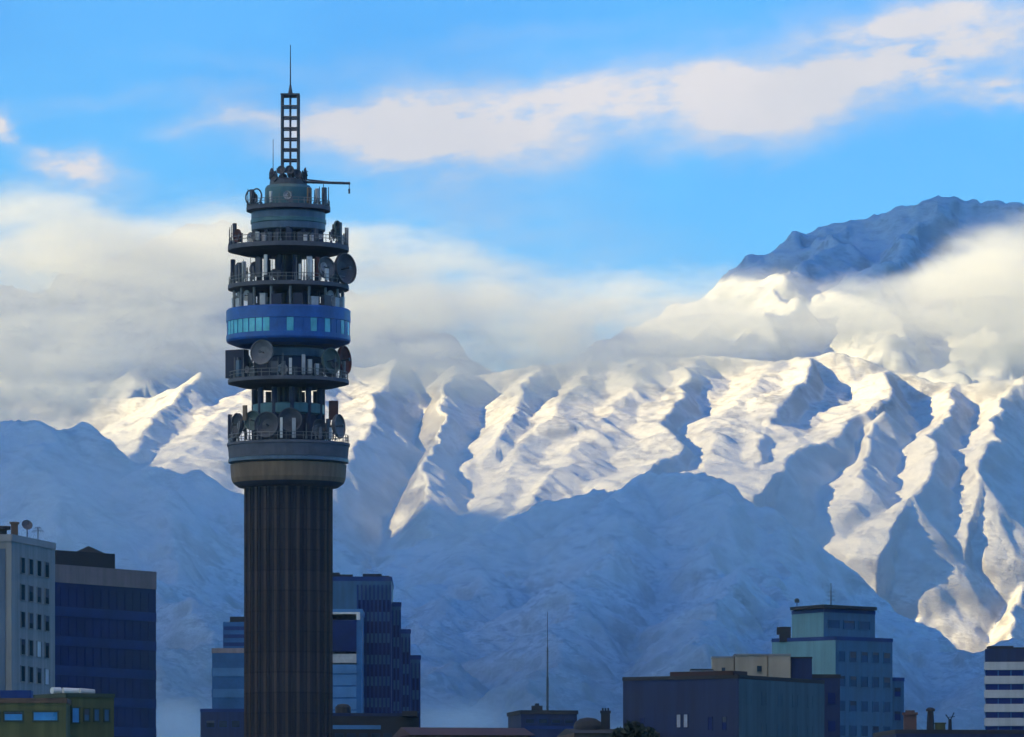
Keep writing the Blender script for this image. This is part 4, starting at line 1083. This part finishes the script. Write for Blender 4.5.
# ---- stacks and low roofs on the right
YS = 600.0
A, B = xy(896, YS), xy(1070, YS + 2); pts = corners(A, B, 13)
rl = building('low_building', 'long low dark roofed building along the bottom right edge below the striped block', pts)
zt = Z(733.5, YS); MB().prism(pts, 0, zt).build('wall', M_navy, rl); parapet(pts, zt, 0.4, 0.3, M_dark, rl)
up = corners(xy(957, YS + 3), xy(1066, YS + 4), 7); MB().prism(up, zt - 0.03, Z(729, YS)).build('roof_room', M_dark, rl)
f = Face(A, B)
for j in range(8): window(f, 0.8 + j * 2.1, 2.2 + j * 2.1, zt - 2.4, zt - 1.0, rl, M_g_win, M_g_band, 0.07)
ck = MB(); q = P(910, 714, YS + 4); ck.box((q.x, q.y, (zt + q.z) / 2 - 0.1), (1.25, 1.2, q.z - zt + 0.2)).box((q.x, q.y, q.z + 0.03), (1.5, 1.45, 0.24)).box((q.x, q.y, q.z + 0.25), (0.9, 0.9, 0.22))
on_roof('chimney', ck, M_brick, 'stout reddish brick chimney at the right foot of the teal stepped tower', 'chimney')
ck = MB(); q = P(930.5, 709, YS + 5); ck.lathe([(0.42, zt - 0.2), (0.36, zt + 1.6), (0.3, q.z - 0.25), (0.46, q.z - 0.22), (0.46, q.z), (0.2, q.z + 0.15)], 14, (q.x, q.y, 0))
on_roof('flue', ck, M_dark, 'slim dark capped flue between the brick chimney and the forked aerial', 'flue')
ck = MB(); q = P(950, 716, YS + 5); ck.bar((q.x, q.y, zt - 0.2), (q.x, q.y, q.z - 0.3), 0.22, 8, 0.16)
for sx in (-1, 1): ck.bar((q.x, q.y, q.z - 0.5), (q.x + 0.42 * sx, q.y, q.z + 0.25 + 0.1 * sx), 0.06, 5)
ck.bar((q.x - 0.3, q.y, q.z - 0.15), (q.x + 0.5, q.y, q.z - 0.05), 0.04, 5)
on_roof('forked_aerial', ck, M_dark, 'dark post with a forked top on the low roof left of the striped block', 'aerial')
ck = MB(); q = P(940, 724, YS + 6); ck.box((q.x, q.y, (zt + q.z) / 2 - 0.1), (1.0, 1.2, q.z - zt + 0.2)).box((q.x, q.y, q.z + 0.06), (1.15, 1.3, 0.14))
on_roof('roof_vent', ck, M_olive, 'squat greenish roof vent between the slim flue and the forked aerial', 'vent')

# ---- white and blue striped block at the right edge
YW = 720.0
A, B = xy(985.5, YW), xy(1062, YW - 0.8); pts = corners(A, B, 15)
wb = building('striped_building', 'white and blue striped office block with a dark top at the right edge', pts)
zt = Z(649, YW); MB().prism(pts, 0, zt - 1.6).build('wall', M_g_mid, wb)
MB().prism(shrink(pts, -0.015), zt - 1.6, zt).build('top_storey', M_navy, wb)
f, fs = Face(A, B), Face(pts[3], pts[0])
z = Z(662, YW)
while z > 2:
    q = MB(); f.add(q, -0.15, f.L + 0.15, z - 0.95, z, 0.18, 0.02); fs.add(q, 0, fs.L + 0.16, z - 0.95, z, 0.16, 0.02); q.build('white_band', M_wht, wb)
    g_ = MB()
    for j in range(6): f.add(g_, f.L * j / 6 + 0.08, f.L * (j + 1) / 6 - 0.08, z - 1.9 + 0.06, z - 1.02, 0.05, 0.03)
    g_.build('window_band', M_g_dark, wb); z -= 1.68
MB().box((X(1000, 727), 727, zt + 0.3), (3.0, 3, 0.6)).build('roof_plant', M_dark, wb)
MB().box((X(1018, 728), 728, zt + 0.25), (2.4, 2, 0.5)).build('roof_plant', M_dark, wb)
